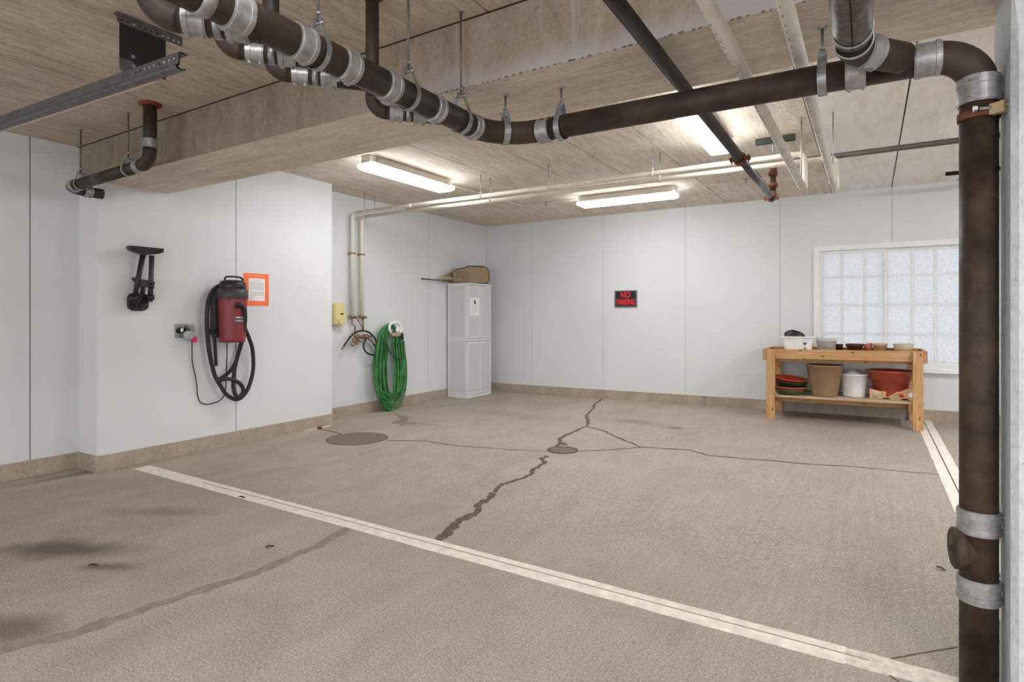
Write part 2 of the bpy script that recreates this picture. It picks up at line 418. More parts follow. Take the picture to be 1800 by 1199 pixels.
def arc(p, d0, d1, R, n=10):
    """quarter-or-less bend that starts at p heading d0 and leaves heading d1"""
    p, d0, d1 = V(p), V(d0).normalized(), V(d1).normalized(); a = d0.angle(d1); nn = (d1 - d0 * d0.dot(d1)).normalized()
    return [p + d0 * (R * math.sin(a * i / n)) + nn * (R * (1 - math.cos(a * i / n))) for i in range(n + 1)]

# ------------------------------------------------------------------ the setting
X, Y, Z = V((1, 0, 0)), V((0, 1, 0)), V((0, 0, 1))
m = MB(); rows = []
NX, NY = 60, 50
for j in range(NY + 1):
    y = YR + (YB + .15 - YR) * j / NY
    rows.append([V((XA - .15 + (XR + .3 - XA) * i / NX, y, fz(XA - .15 + (XR + .3 - XA) * i / NX, y))) for i in range(NX + 1)])
m.grid(rows)
m.box(XA - .15, XR + .15, YR, YB + .15, -.25, -.12)
floor = struct(m.build('floor', 'floor'), 'taupe concrete garage floor with sealed cracks')

def seams(lo, hi, cuts, gap, fn, m):
    e = [lo] + list(cuts) + [hi]
    for a, b in zip(e, e[1:]): fn(m, a + (gap / 2 if a != lo else 0), b - (gap / 2 if b != hi else 0))
# left wall, recessed bays and the projecting bay
m = MB(); m.k = 0
seams(YR, BUMP0, [2.042 - 1.33 * k for k in (4, 3, 2, 1, 0)], .009, lambda m, a, b: m.box(XA - .1, XA, a, b, 0, ZF), m)
m.k = 1; m.box(XA - .12, XA - .006, YR, BUMP0, 0, ZF)
wl = struct(m.build('wall_left', ['wall_dirty', 'seam']), 'pale grey panelled left wall near the camera')
m = MB()
seams(BUMP1, YB, [7.232, 8.58], .007, lambda m, a, b: m.box(XA - .1, XA, a, b, 0, ZC), m)
m.k = 1; m.box(XA - .12, XA - .004, BUMP1, YB, 0, ZC)
struct(m.build('wall_left', ['wall', 'seam_light']), 'pale grey panelled left wall behind the hose')
m = MB()
seams(BUMP0, BUMP1, [3.696], .008, lambda m, a, b: m.box(XA - .1, XB, a, b, 0, BEAMZ if b < 3.7 else ZC), m)
m.k = 1; m.box(XA - .1, XB - .006, BUMP0 + .01, BUMP1 - .01, 0, BEAMZ); m.k = 0; m.box(XA - .1, XB, BEAM1, 3.692, BEAMZ, ZC)
struct(m.build('wall_left', ['wall', 'seam']), 'projecting bay of the left wall holding the red vacuum')
# back wall with the window opening
WX0, WX1, WZ0, WZ1 = -.593, 1.02, .68, 2.24
m = MB()
cuts = [-5.031, -3.697, -2.362, -1.057, .25, 1.58, 2.91, 4.24, 5.57, 6.9]
def back(m, a, b):
    if b < WX0 or a > WX1: m.box(a, b, YB, YB + .1, 0, ZC); return
    if a < WX0: m.box(a, WX0, YB, YB + .1, 0, ZC)
    if b > WX1: m.box(WX1, b, YB, YB + .1, 0, ZC)
    m.box(max(a, WX0), min(b, WX1), YB, YB + .1, 0, WZ0); m.box(max(a, WX0), min(b, WX1), YB, YB + .1, WZ1, ZC)
seams(XA - .1, XR + .1, cuts, .007, back, m)
m.k = 1
for c in cuts:
    for z0, z1 in ([(0, WZ0), (WZ1, ZC)] if WX0 < c < WX1 else [(0, ZC)]): m.box(c - .02, c + .02, YB + .004, YB + .09, z0, z1)
struct(m.build('wall_back', ['wall', 'seam_light']), 'pale grey panelled back wall')
m = MB(); m.box(XR, XR + .1, YR, YB + .1, 0, ZC); struct(m.build('wall_right', 'wall'), 'pale grey right wall')
# ceilings: planks with open joints
m = MB(); JX = [-.422 + .6668 * k for k in range(-8, 13)]
seams(XA - .1, XR + .1, JX, .011, lambda m, a, b: (setattr(m, 'k', 1 if a > -.5 else 0), m.box(a, b, BEAM1, YB + .1, ZC, ZC + .12)), m)
m.k = 2; m.box(XA - .1, XR + .1, BEAM1, YB + .1, ZC + .012, ZC + .11)
struct(m.build('ceiling', ['ceil_back', 'ceil_white', 'joint']), 'board-marked concrete ceiling over the back bay')
m = MB()
seams(XA - .1, XR + .1, [-1.612 + 1.334 * k for k in (-3, -2, -1, 0, 1, 2, 3, 4, 5, 6, 7)], .010, lambda m, a, b: m.box(a, b, YR, BEAM0, ZF, ZF + .2), m)
m.k = 1; m.box(XA - .1, XR + .1, YR, BEAM0 - .012, ZF + .012, ZF + .19)
m.box(XA, XR, BEAM0 - .010, BEAM0, ZF - .004, ZF + .01)
struct(m.build('ceiling', ['ceil', 'joint']), 'board-marked concrete ceiling near the camera')
m = MB()
x0, x1 = XA - .1, XR + .1; n = 60
random.seed(3)
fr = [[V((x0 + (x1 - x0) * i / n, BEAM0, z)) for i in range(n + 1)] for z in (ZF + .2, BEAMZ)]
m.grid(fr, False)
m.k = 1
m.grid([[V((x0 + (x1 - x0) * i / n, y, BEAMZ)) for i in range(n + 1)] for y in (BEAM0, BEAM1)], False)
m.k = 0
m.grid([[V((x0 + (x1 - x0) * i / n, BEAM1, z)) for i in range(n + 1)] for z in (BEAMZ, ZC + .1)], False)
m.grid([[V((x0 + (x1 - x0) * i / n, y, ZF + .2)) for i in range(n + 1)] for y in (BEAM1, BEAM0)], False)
m.k = 2
for i in range(70):
    cx = -2.4 + 2.6 * i / 70 + random.uniform(-.012, .012); q = random.uniform(.006, .014)
    m.add([V((cx - q, BEAM0 - .0008, BEAMZ)), V((cx + q, BEAM0 - .0008, BEAMZ)), V((cx + q * .5, BEAM0 - .0008, BEAMZ + q * .6)), V((cx - q * .6, BEAM0 - .0008, BEAMZ + q * .45)), V((cx, BEAM0 + .004, BEAMZ - .001))], [(0, 1, 2, 3), (0, 1, 4), (1, 2, 4), (2, 3, 4), (3, 0, 4)])
struct(m.build('ceiling_beam', ['beam_side', 'beam_under', 'crack']), 'deep concrete beam crossing the ceiling')
# column at the right with a stopped chamfer
m = MB(); CX, CY0, CY1 = .404, 2.514, 2.71
def sect(c, y1):
    return [(CX, y1), (CX, CY0 + c), (CX + c, CY0), (CX + .62, CY0), (CX + .62, y1)]
lev = [(0, .019, CY1), (2.22, .019, CY1), (2.24, .0185, CY1 + .02), (2.30, .017, 2.82), (2.36, .012, 2.83), (2.42, .006, 2.83), (2.46, .003, 2.83), (BEAMZ, .003, 2.83)]
ring = [[V((x, y, z)) for x, y in sect(c, y1)] + [V((sect(c, y1)[0][0], sect(c, y1)[0][1], z))] for z, c, y1 in lev]
m.grid(ring, False)
struct(m.build('column', 'column'), 'pale blue-grey concrete column beside the drain stack')
# base course
def base(name, a, b, n, label, cuts=()):
    """base course from a to b, n: outward normal"""
    m = MB(); a, b, n = V(a), V(b), V(n); L = (b - a).length; d = (b - a) / L
    e = [0] + [c for c in cuts] + [L]
    for s0, s1 in zip(e, e[1:]):
        s0 += .003 if s0 else 0
        p, q = a + d * s0, a + d * s1; zp, zq = fz(*p.xy), fz(*q.xy)
        t = .018
        vs = [p + Z * (zp - .03), q + Z * (zq - .03), q + Z * (zq + .135), p + Z * (zp + .135)]
        vs += [v + n * t for v in vs]
        m.add(vs, [(0, 1, 2, 3), (4, 5, 6, 7), (0, 1, 5, 4), (1, 2, 6, 5), (2, 3, 7, 6), (3, 0, 4, 7)])
    return struct(m.build(name, 'base'), label)
base('baseboard_left', (XA, YR, 0), (XA, BUMP0 - .018, 0), X, 'tan base course along the near left wall', [1.2, 2.6, 4.0, 5.4])
base('baseboard_left', (XA, BUMP0, 0), (XB, BUMP0, 0), -Y, 'tan base course on the return of the bay')
base('baseboard_left', (XB, BUMP0 - .018, 0), (XB, BUMP1, 0), X, 'tan base course under the red vacuum', [.30, 1.63])
base('baseboard_left', (XA, BUMP1, 0), (XA, YB, 0), X, 'tan base course behind the green hose')
base('baseboard_back', (XA, YB, 0), (XR, YB, 0), -Y, 'tan base course along the back wall', [.65, 1.95, 2.6, 3.95, 5.2, 6.5, 7.6])

# floor markings (part of the floor)
def ribbon(name, pts, wd, mat, h=.0025, label=None, dz=.001):
    m = MB(); pts = [V(p) for p in pts]; L, R = [], []
    for i, p in enumerate(pts):
        t = (pts[min(i + 1, len(pts) - 1)] - pts[max(i - 1, 0)]); nn = V((-t.y, t.x, 0)).normalized()
        k = wd[i] if isinstance(wd, (list, tuple)) else wd
        L.append(p + nn * k / 2); R.append(p - nn * k / 2)
    f = lambda q, h: V((q.x, q.y, fz(q.x, q.y) + h))
    m.grid([[f(q, h) for q in L], [f(q, h) for q in R]], False)
    m.grid([[f(q, -.004) for q in L], [f(q, h) for q in L]], False); m.grid([[f(q, h) for q in R], [f(q, -.004) for q in R]], False)
    o = m.build(name, mat, floor)
    if label: o['label'] = label
    return o
random.seed(11)
def wobble(pts, k, n=6):
    out = []
    for a, b in zip(pts, pts[1:]):
        for i in range(n):
            q = a.lerp(b, i / n); out.append(q + V((random.uniform(-k, k), random.uniform(-k, k), 0)) * (1 if i else .2))
    return out + [pts[-1]]
ln = [V((-5.53 + 5.45 * i / 60, 2.682 - .022 * i / 60, 0)) for i in range(61)]
ribbon('painted_line', ln, [.135 + random.uniform(-.004, .004) for _ in ln], 'paint', .003, 'cream painted bay line crossing the floor')
ln = [V((-.08 + 1.4 * i / 20, 2.66, 0)) for i in range(21)]
ribbon('painted_line', ln, [.12 + random.uniform(-.012, .012) for _ in ln], 'paint_worn', .003, 'worn end of the cream bay line')
ribbon('floor_joint', [V((-4.6 + 4.6 * i / 40, 2.693 - .025 * i / 40 , 0)) for i in range(41)], .006, 'patch', .0042)
ln = [V((.575, 2.75 + (YB - 2.77) * i / 40, 0)) for i in range(41)]
ribbon('painted_line', ln, [.16 + random.uniform(-.005, .005) for _ in ln], 'paint', .003, 'cream painted line beside the workbench')
ribbon('floor_joint', [V((.575, 2.8 + 6.0 * i / 40, 0)) for i in range(41)], .009, 'crack', .0042)
C = lambda *q: [on_floor(*p) for p in q]
def crack(q, w0, w1, k=.012, name='sealed_crack', mat='crack', n_=6):
    p = wobble(C(*q), k, n_); n = len(p)
    return ribbon(name, p, [(w0 + (w1 - w0) * i / n) * random.uniform(.65, 1.35) for i in range(n)], mat, .002)
crack([(768, 949.5), (787, 938), (795, 928), (807, 914.5), (838, 901), (840, 887), (861, 875.5), (867, 867)], .062, .05)
crack([(870, 866), (877, 854), (896, 848), (933, 835), (935, 827), (958, 813), (951, 806), (963, 802)], .03, .045)
crack([(978, 787), (985.6, 778), (983.7, 770.6), (1017, 755), (1032, 749), (1034, 737.5), (1030, 730), (1044, 718), (1044, 712), (1056, 702.5), (1063, 698.6)], .042, .028)
crack([(985.6, 778), (995, 783)], .05, .05)
crack([(1032, 750), (1059.5, 757), (1079, 766.7), (1125.6, 786), (1211, 791), (1246, 801), (1330, 808), (1425, 816), (1503, 821), (1590, 829), (1690, 838)], .032, .016)
crack([(1018.7, 793.5), (1071, 791), (1125, 787)], .018, .022)
crack([(680, 774.5), (744.5, 775), (803, 784), (900, 791), (962, 793)], .024, .012)
crack([(563, 755), (582, 758), (602, 764)], .02, .02)
crack([(1530, 1165), (1600, 1152), (1682, 1138)], .006, .007, .002)
crack([(1530, 1165), (1580, 1199), (1600, 1212)], .005, .005, .002)
crack([(618, 925), (560, 960), (500, 985), (440, 1010), (330, 1045), (200, 1090), (130, 1115), (0, 1143)], .05, .085, .010, 'patched_crack', 'patch', 4)
def blob(name, q, mat):
    p = C(*q); m = MB(); m.prism([V((v.x, v.y, fz(v.x, v.y) - .004)) for v in p], Z * .006); return m.build(name, mat, floor)
blob('damp_patch', [(693, 727), (703, 731), (712, 731), (719, 734), (718, 739), (712, 742), (722, 742.5), (731, 742), (732, 744.5), (722, 746), (710, 746), (712, 748.5), (704, 748), (700, 744.5), (690, 744), (692, 741), (704, 739), (702, 735)], 'damp')
crack([(732, 744), (760, 746), (775, 750)], .03, .01, .01, 'damp_trail', 'damp')

# window in the back wall
wn = thing('window_1', 'white slider window with textured panes behind the bench', 'window', (0, YB, WZ0)); wn['kind'] = 'structure'
m = MB()
m.box(WX0 - .045, WX0 + .03, YB - .03, YB + .1, WZ0 - .0, WZ1 + .05); m.box(WX1 - .03, WX1 + .045, YB - .03, YB + .1, WZ0, WZ1 + .05)
m.box(WX0 + .03, WX1 - .03, YB - .03, YB + .1, WZ1 - .02, WZ1 + .05); m.box(WX0 + .03, WX1 - .03, YB - .03, YB + .1, WZ0, WZ0 + .06)
m.build('window_frame', 'frame', wn, .004)
m = MB(); m.box(WX0 - .06, WX1 + .08, YB - .075, YB + .02, WZ0 - .035, WZ0 + .005); m.build('window_sill', 'frame', wn, .004)
def sash(x0, x1, y, cols):
    m = MB(); t = .035; z0, z1 = WZ0 + .055, WZ1 - .02
    m.box(x0, x0 + t, y, y + .03, z0, z1); m.box(x1 - t, x1, y, y + .03, z0, z1); m.box(x0 + t, x1 - t, y, y + .03, z0, z0 + t); m.box(x0 + t, x1 - t, y, y + .03, z1 - t, z1)
    for c in cols: m.box(c - .008, c + .008, y + .004, y + .028, z0 + t, z1 - t)
    zz = [z0 + t + (z1 - z0 - 2 * t) * k / 4 for k in (1, 2, 3)]
    e = [x0 + t] + [c for c in cols] + [x1 - t]
    for z in (1.868, 1.492, 1.116):
        for a, b in zip(e, e[1:]): m.box(a + .008, b - .008, y + .004, y + .028, z - .008, z + .008)
    o = m.build('sash', 'frame', wn)
    g = MB(); g.box(x0 + .01, x1 - .01, y + .014, y + .018, z0 + .01, z1 - .01); g.build('glass_pane', 'pane', o)
sash(WX0 + .03, .20, YB + .012, [-.306, -.048])
sash(.165, WX1 - .03, YB + .046, [.465, .703])
m = MB(); m.box(.172, .188, YB - .02, YB + .013, 1.93, 2.03); m.box(.150, .172, YB - .012, YB + .006, 1.94, 1.965); m.build('window_latch', 'frame', wn)

# ------------------------------------------------------------------ fluorescent lamps
def lamp(name_label, c, along, L, ztop, wl=.118, wh=.062, mat='lamp', group='fluorescent ceiling fixtures'):
    """wrap-round fixture centred on c, tubes running along 'along'"""
    c = V(c); a = V(along); b = Z.cross(a)
    t = thing('fluorescent_fixture', name_label, 'lamp', (c.x, c.y, ztop), group)
    P = lambda u, v, z: V((c.x, c.y, 0)) + a * u + b * v + Z * z
    m = MB()
    m.obox(P(0, 0, ztop - .04), a * (L / 2), b * wh, Z * .04)
    m.build('housing', 'lamp_body', t, .004)
    m = MB()
    pr = [(wl * .96, -.088), (wl, -.098), (wl * .92, -.122), (wl * .72, -.142), (-wl * .72, -.142), (-wl * .92, -.122), (-wl, -.098), (-wl * .96, -.088)]
    r0 = [P(-L / 2 + (.035 if z < -.13 else 0), v, ztop + z) for v, z in pr]; r1 = [P(L / 2 - (.035 if z < -.13 else 0), v, ztop + z) for v, z in pr]
    n = len(pr)
    m.add(r0 + r1, [tuple(range(n))[::-1], tuple(range(n, 2 * n))] + [(i, (i + 1) % n, n + (i + 1) % n, n + i) for i in range(n)])
    m.build('diffuser', mat, t)
    m = MB(); m.obox(P(0, 0, ztop - .084), a * (L / 2 - .01), b * (wl * .97), Z * .0035); m.build('glow_baffle', 'lamp_body', t)  # plate added to block the diffuser's upward glow
    for u in (-.42, 0, .42):
        for s in (-1, 1): m = MB(); m.obox(P(u * L, s * (wh + .004), ztop - .05), a * .012, b * .004, Z * .028); m.build('clip', 'lamp_body', t)
    return t
lamp('white fluorescent fixture hung nearest the left wall', (-4.37, 4.93, 0), Y, 1.34, ZC)
lamp('lit fluorescent fixture running parallel to the back wall', (-2.74, 7.34, 0), X, 1.33, ZC)
lamp('bright fluorescent fixture just below the long black drain pipe', (-1.165, 5.00, 0), Y, 1.28, ZC)
# fill lamps added out of view to raise the light level
lamp('added unseen fill fixture behind the photographer on the left', (-1.2, .3, 0), Y, 1.3, ZF, mat='lamp')
lamp('added unseen fill fixture behind the photographer on the right', (1.6, -.4, 0), Y, 1.3, ZF, mat='lamp_fill')
lamp('added unseen fill fixture in the far right bay', (2.2, 6.0, 0), Y, 1.3, ZC, mat='lamp_fill')
lamp('added unseen fill fixture two bays to the right at the back', (5.5, 5.5, 0), Y, 1.3, ZC, mat='lamp_fill')
lamp('added unseen fill fixture two bays to the right at the front', (5.0, -.8, 0), Y, 1.3, ZF, mat='lamp_fill')

# thin conduit between fixtures
def conduit(label, pts, straps=()):
    t = thing('conduit', label, 'pipe', pts[0])
    m = MB(); m.tube(spline(pts, 6), .009, 8); m.build('tube', 'pvc_grey', t)
    for q in straps: k = MB(); q = V(q); k.box(q.x - .012, q.x + .012, q.y - .014, q.y + .014, q.z - .03, ZC if q.z > 2.9 else q.z + .012); k.build('strap', 'galv', t)
    return t
conduit('thin painted conduit leaving the end of the lamp by the left wall', [(-4.37, 5.60, 2.955), (-4.37, 6.6, 2.975), (-4.36, 7.25, 2.98)], [(-4.37, 6.3, 2.965)])
conduit('thin painted conduit stub entering the near end of the left lamp', [(-4.42, 3.30, 2.975), (-4.42, 3.9, 2.972), (-4.38, 4.21, 2.945)], [(-4.42, 3.6, 2.97)])
conduit('thin grey conduit running left of the lamp at the back wall', [(-4.36, 7.28, 2.975), (-4.28, 7.36, 2.972), (-3.9, 7.36, 2.972), (-3.42, 7.35, 2.96)], [(-3.95, 7.36, 2.97)])
conduit('thin grey conduit running right of the lamp at the back wall', [(-2.07, 7.36, 2.955), (-1.6, 7.37, 2.965), (-1.1, 7.38, 2.972), (-.93, 7.38, 2.985)], [(-1.25, 7.38, 2.97)])

# ------------------------------------------------------------------ black drain pipes
def perp(d):
    d = V(d).normalized(); a = d.cross(Z) if abs(d.z) < .9 else d.cross(X)
    return d, a.normalized(), d.cross(a.normalized()).normalized()
def coupling(p, d, r, w, parent, name='coupling', screw=(0, 1), bandw=.013):
    """shielded sleeve with two clamp bands and their screws"""
    p = V(p); d, a, b = perp(d); k = r + .0045
    m = MB(); h = w / 2
    m.lathe([(r - .004, -h), (k, -h), (k, -h + .004), (k + .0028, -h + .005), (k + .0028, -h + .006 + bandw), (k, -h + .007 + bandw), (k, h - .007 - bandw),
             (k + .0028, h - .006 - bandw), (k + .0028, h - .005), (k, h - .004), (k, h), (r - .004, h)], p, d, 48, False)
    o = m.build(name, 'steel', parent)
    u = a * screw[0] + b * screw[1]; u.normalize(); s = d.cross(u)
    for q in (-h + .006 + bandw / 2, h - .006 - bandw / 2):
        c = p + d * q + u * (k + .0035); m = MB()
        m.obox(c, u * .003, s * .010, d * .005); m.tube([c - s * .017, c + s * .013], .0028, 8)
        m.build('clamp_screw', 'galv', o)
    return o
def strap(p, d, r, w, parent, name='strap', mat='galv'):
    m = MB(); h = w / 2
    m.lathe([(r, -h), (r + .004, -h), (r + .004, h), (r, h)], V(p), d, 36); return m.build(name, mat, parent)
def pipe(pts, r, parent, name='pipe', mat='iron', seg=28):
    m = MB(); m.tube(pts, r, seg); return m.build(name, mat, parent)

R4 = .057
MX, MZ, HY = -1.72, 2.315, 2.65
dp = thing('drain_pipe', 'long black cast iron drain bending under the beam and dropping beside the right column', 'pipe', (.33, HY, 0))
pipe([(MX, -2.2, MZ + .03), (MX, 1.0, MZ + .004), (MX, 2.42, MZ)], R4, dp)
e1 = arc((MX, 2.40, MZ), Y, X, HY - 2.40, 14)
pipe(e1, R4 + .001, dp, 'bend')
SX, R9 = .335, .125
TZ = 2.303
pipe([e1[-1] - X * .01, (SX - R9, HY, TZ)], R4, dp)
e2 = arc((SX - R9 - .01, HY, TZ), X, -Z, R9 + .01, 16)
pipe(e2, R4 + .001, dp, 'elbow')
pipe([e2[-1] + Z * .02, (SX, HY, .0)], R4, dp, 'stack', 'iron_rusty')
for y, wd in ((1.115, .075), (1.365, .075), (1.575, .075), (1.805, .07), (2.11, .06), (2.41, .06)): coupling((MX, y, MZ + (.002 if y < 2 else 0)), Y, R4, wd, dp, screw=(-.4, .9))
strap((MX, 1.005, MZ + .004), Y, R4, .04, dp, 'strap', 'steel')
coupling((-1.425, HY, TZ + .005), X, R4, .07, dp, screw=(0, -1)); coupling((-.045, HY, TZ), X, R4, .07, dp, screw=(0, 1)); coupling((SX - R9 - .025, HY, TZ), X, R4, .085, dp, screw=(0, -1))
coupling((SX, HY, 2.155), Z, R4 + .001, .095, dp, screw=(-.9, .3), bandw=.026)
coupling((SX, HY, .615), Z, R4 + .001, .085, dp, screw=(.1, -1), bandw=.022); coupling((SX, HY, .372), Z, R4 + .001, .085, dp, screw=(.1, -1), bandw=.022)
cd = V((-1, -.13, 0)).normalized(); cc = V((SX, HY, .508))
m = MB(); m.lathe([(.050, .0), (.058, .036), (.068, .046), (.073, .052), (.073, .074), (.068, .078), (.060, .078), (.058, .070), (0, .070)], cc, cd, 36); co = m.build('cleanout_hub', 'iron_rusty', dp)
m = MB(); m.lathe([(0, .068), (.054, .068), (.056, .077), (.050, .080), (.014, .080), (.012, .088), (0, .088)], cc, cd, 28); m.build('plug', 'iron_rusty', co)
# riser clamp to the column
rc = thing('pipe_clamp', 'rusty riser clamp holding the drain stack to the column', 'clamp', (SX, HY, 2.065))
m = MB(); m.lathe([(R4 + .001, -.013), (R4 + .006, -.013), (R4 + .006, .013), (R4 + .001, .013)], (SX, HY, 2.065), Z, 32); m.build('clamp_band', 'rust', rc)
m = MB()
for s in (-1, 1):
    q = V((SX + .035, HY - .062, 2.067)); e = V((.8, -.6, 0)); m.obox(q + e * .012 + V((.6, .8, 0)) * (.009 * s), e * .022, V((.6, .8, 0)) * .0028, Z * .019)
m.build('clamp_ear', 'tan_light', rc)
m = MB(); m.tube([(SX - .01, HY - .075, 2.072), (SX + .06, HY - .06, 2.072), (CX + .03, CY0 + .005, 2.080)], .006, 10); m.build('anchor_rod', 'galv', rc)
m = MB(); m.disc((SX - .015, HY - .078, 2.072), (-1, -.15, 0), .012, .010, 6); m.build('nut', 'galv', rc)

def lateral(label, px, py, r, s, tail, zz, group='branch drains joining the long drain'):
    """45-degree branch: riser from the slab, bend, two couplings, branch into the long drain"""
    p = on_z(px, py, zz); d = V((1, 1, -.04)).normalized(); q = p - d * s
    t = thing('branch_pipe', label, 'pipe', (q.x, q.y, ZF), group)
    R = r * 2.1
    e = arc(V((q.x, q.y, 0)) - d.xy.to_3d().normalized() * R + Z * (zz + R + .008), -Z, d, R, 12)
    sh = q - e[-1]; e = [k + sh for k in e]
    pipe([(e[0].x, e[0].y, ZF - .0005), e[0] - Z * .01], r, t, 'riser')
    pipe(e, r + .001, t, 'elbow')
    end = p + d * ((MX - p.x) / d.x)
    pipe([e[-1] - d * .01, end], r, t, 'branch')
    coupling(p + d * .018, d, r, .07 if r > .035 else .062, t, screw=(0, 1))
    strap(p + d * (.085 if r > .035 else .075), d, r, .022, t)
    coupling(p + d * (.145 if r > .035 else .128), d, r, .07 if r > .035 else .062, t, screw=(0, 1))
    m = MB(); m.lathe([(r, 0), (r * 1.75, 0), (r * 1.75, -.012), (r * 1.2, -.016), (r, -.016)], (e[0].x, e[0].y, ZF - .0005), Z, 20); m.build('fire_collar', 'redcol', t)
    return t
lateral('largest black branch drain, nearest the metal track bracket', 334, 36, .043, .03, .1, 2.305)
lateral('black branch drain between the largest one and the third one', 440, 92, .031, .03, .1, 2.31)
lateral('black branch drain third from the metal track bracket', 520, 132, .031, .03, .1, 2.31)
lateral('black branch drain with red ceiling collar nearest the beam', 690, 199, .031, .03, .1, 2.31)

# foil-wrapped branch from the street side into the horizontal run
fp = thing('branch_pipe', 'foil-wrapped branch pipe joining the drain just before its right-hand elbow', 'pipe', (-.05, 2.2, TZ))
m = MB(); fx, fzz = -.047, TZ + .012
pts = [V((fx, y, fzz + (2.40 - y) * .03)) for y in [-2 + .08 * k for k in range(56)] if y <= 2.40]
m.tube(pts, [.059 + random.uniform(-.0012, .0012) for _ in pts], 28); m.build('wrapped_pipe', 'foil', fp)
ef = arc((fx, 2.39, fzz), Y, V((.75, .66, -.06)), .11, 8)
pipe(ef, .056, fp, 'elbow')
df = (ef[-1] - ef[-2]).normalized()
pipe([ef[-1] - df * .01, ef[-1] + df * .16], .055, fp, 'wye_arm')
coupling(ef[-1] + df * .012, df, .055, .062, fp, screw=(0, 1))
strap((fx, 2.36, fzz + .001), V((0, 1, .12)), .060, .016, fp, 'wrap_band', 'steel'); strap((fx, 2.27, fzz + .004), V((0, 1, .2)), .060, .012, fp, 'wrap_band', 'steel')
m = MB(); m.tube([(fx, y, fzz + (2.40 - y) * .03 - .058) for y in (-2, 2.3)], .003, 6); m.build('wrap_seam', 'dark', fp)

# small drain at the left end of the beam
LY, LZ = 2.17, 2.436; r3 = .043
lp = thing('branch_pipe', 'short black drain dropping from a red collar at the left end of the beam', 'pipe', (-4.355, LY, ZF))
pipe([(-4.355, LY, ZF - .0005), (-4.355, LY, LZ + .09)], r3, lp, 'riser')
ea = arc((-4.355, LY, LZ + .10), -Z, V((-1, 0, -.0)), .10, 12); pipe(ea, r3 + .001, lp, 'elbow')
pipe([ea[-1], (-5.56, LY, LZ - .022)], r3, lp, 'pipe')
eb = arc((-5.55, LY, LZ - .022), -X, V((0, 1, -.1)), .09, 10); pipe(eb, r3 + .001, lp, 'elbow')
pipe([eb[-1] - Y * .01, (-5.64, BUMP0 + .02, LZ - .035)], r3, lp, 'pipe')
coupling((-4.355, LY, 2.575), Z, r3, .062, lp); coupling((-4.50, LY, LZ - .001), X, r3, .06, lp, screw=(0, 1)); coupling((-5.52, LY, LZ - .021), X, r3, .06, lp, screw=(0, 1))
coupling((-5.64, 2.31, LZ - .031), Y, r3, .06, lp)
m = MB(); m.lathe([(r3, 0), (.072, 0), (.074, -.012), (.055, -.018), (r3, -.018)], (-4.355, LY, ZF - .0005), Z, 24); m.build('fire_collar', 'redcol', lp)

# hangers: rod from the slab, clevis strap round the pipe
def hanger(label, p, d, r, ztop, wide=.028, loop=.10, group='drain pipe hangers', mat='galv'):
    p = V(p); d, a, b = perp(d); a = V((a.x, a.y, 0)).normalized()
    t = thing('pipe_hanger', label, 'hanger', (p.x, p.y, ztop), group)
    top = p + Z * (r + loop)
    m = MB(); m.tube([(p.x, p.y, ztop), top - Z * .012], .0055, 10); m.build('rod', 'rod', t)
    m = MB(); m.disc((p.x, p.y, ztop - .009), Z, .017, .011, 6); m.build('nut', 'galv', t); m = MB(); m.disc(top + Z * .012, Z, .011, .009, 6); m.build('nut', 'galv', t)
    loopv = [p + (a * math.cos(u) + Z * math.sin(u)) * (r + .004) for u in [math.radians(k) for k in range(-200, 21, 10)]]
    prof = [top - a * .013] + [top - a * .016 - Z * .02] + loopv + [top + a * .016 - Z * .02, top + a * .013]
    m = MB(); w = d * (wide / 2)
    out = []
    for i, q in enumerate(prof):
        c = q - p; out.append(q + V((c.x, c.y, c.z)).normalized() * .0035)
    rows = [[q - w for q in prof], [q + w for q in prof], [q + w for q in out], [q - w for q in out], [q - w for q in prof]]
    m.grid(rows, False); m.build('clevis', mat, t)
    m = MB(); m.tube([top - a * .03 - Z * .022, top + a * .03 - Z * .022], .005, 8); m.build('cross_bolt', 'galv', t)
    return t
hanger('hanger on the long drain beside the second branch pipe', (MX, 1.44, MZ), Y, R4, ZF, .02, .07)
hanger('hanger on the long drain just before the beam with long rod', (MX, 1.93, MZ), Y, R4, ZF, .022, .07)
hanger('hanger on the long drain under the face of the beam', (MX, 2.315, MZ), Y, R4, ZF, .028, .085)
hanger('hanger under the beam at the middle of the drain bend', (-1.63, 2.585, MZ), V((1, 1, 0)), R4, BEAMZ, .034, .05)
hanger('hanger under the beam just right of the drain bend', (-1.335, HY, TZ + .005), X, R4, BEAMZ, .030, .065)
hanger('hanger under the beam left of the foil-wrapped branch', (-.16, HY, TZ), X, R4, BEAMZ, .032, .05)
hanger('hanger at the left end of the short drain near the wall', (-5.42, LY, LZ - .02), X, r3, ZF, .024, .06)
hanger('hanger beside the elbow of the short drain under its red collar', (-4.66, LY, LZ - .004), X, r3, ZF, .024, .06)

# ------------------------------------------------------------------ garage door track hung at the left
tr = thing('door_track', 'grey steel door track hanging from a perforated angle at the upper left', 'track', (-3.17, 1.58, ZF))
m = MB(); ax, ay0, ay1 = -3.17, 1.425, 1.745
m.box(ax - .045, ax + .002, ay0, ay1, ZF - .004, ZF); m.box(ax - .002, ax + .002, ay0, ay1, ZF - .052, ZF - .004)
an = m.build('ceiling_angle', 'galv_dark', tr)
m = MB()
for k in range(11):
    y = ay0 + .02 + k * .028; m.disc((ax + .0015, y, ZF - .036), X, .0055, .0012, 10)
m.k = 1
for k in (2, 7, 8, 9, 10): m.disc((ax + .0022, ay0 + .02 + k * .028, ZF - .036), X, .0048, .0012, 10)
m.build('slot', ['dark', 'beam_under'], an)
m = MB(); m.box(ax - .006, ax - .002, 1.437, 1.66, 2.60, ZF - .04); m.build('hanger_plate', 'black', tr)
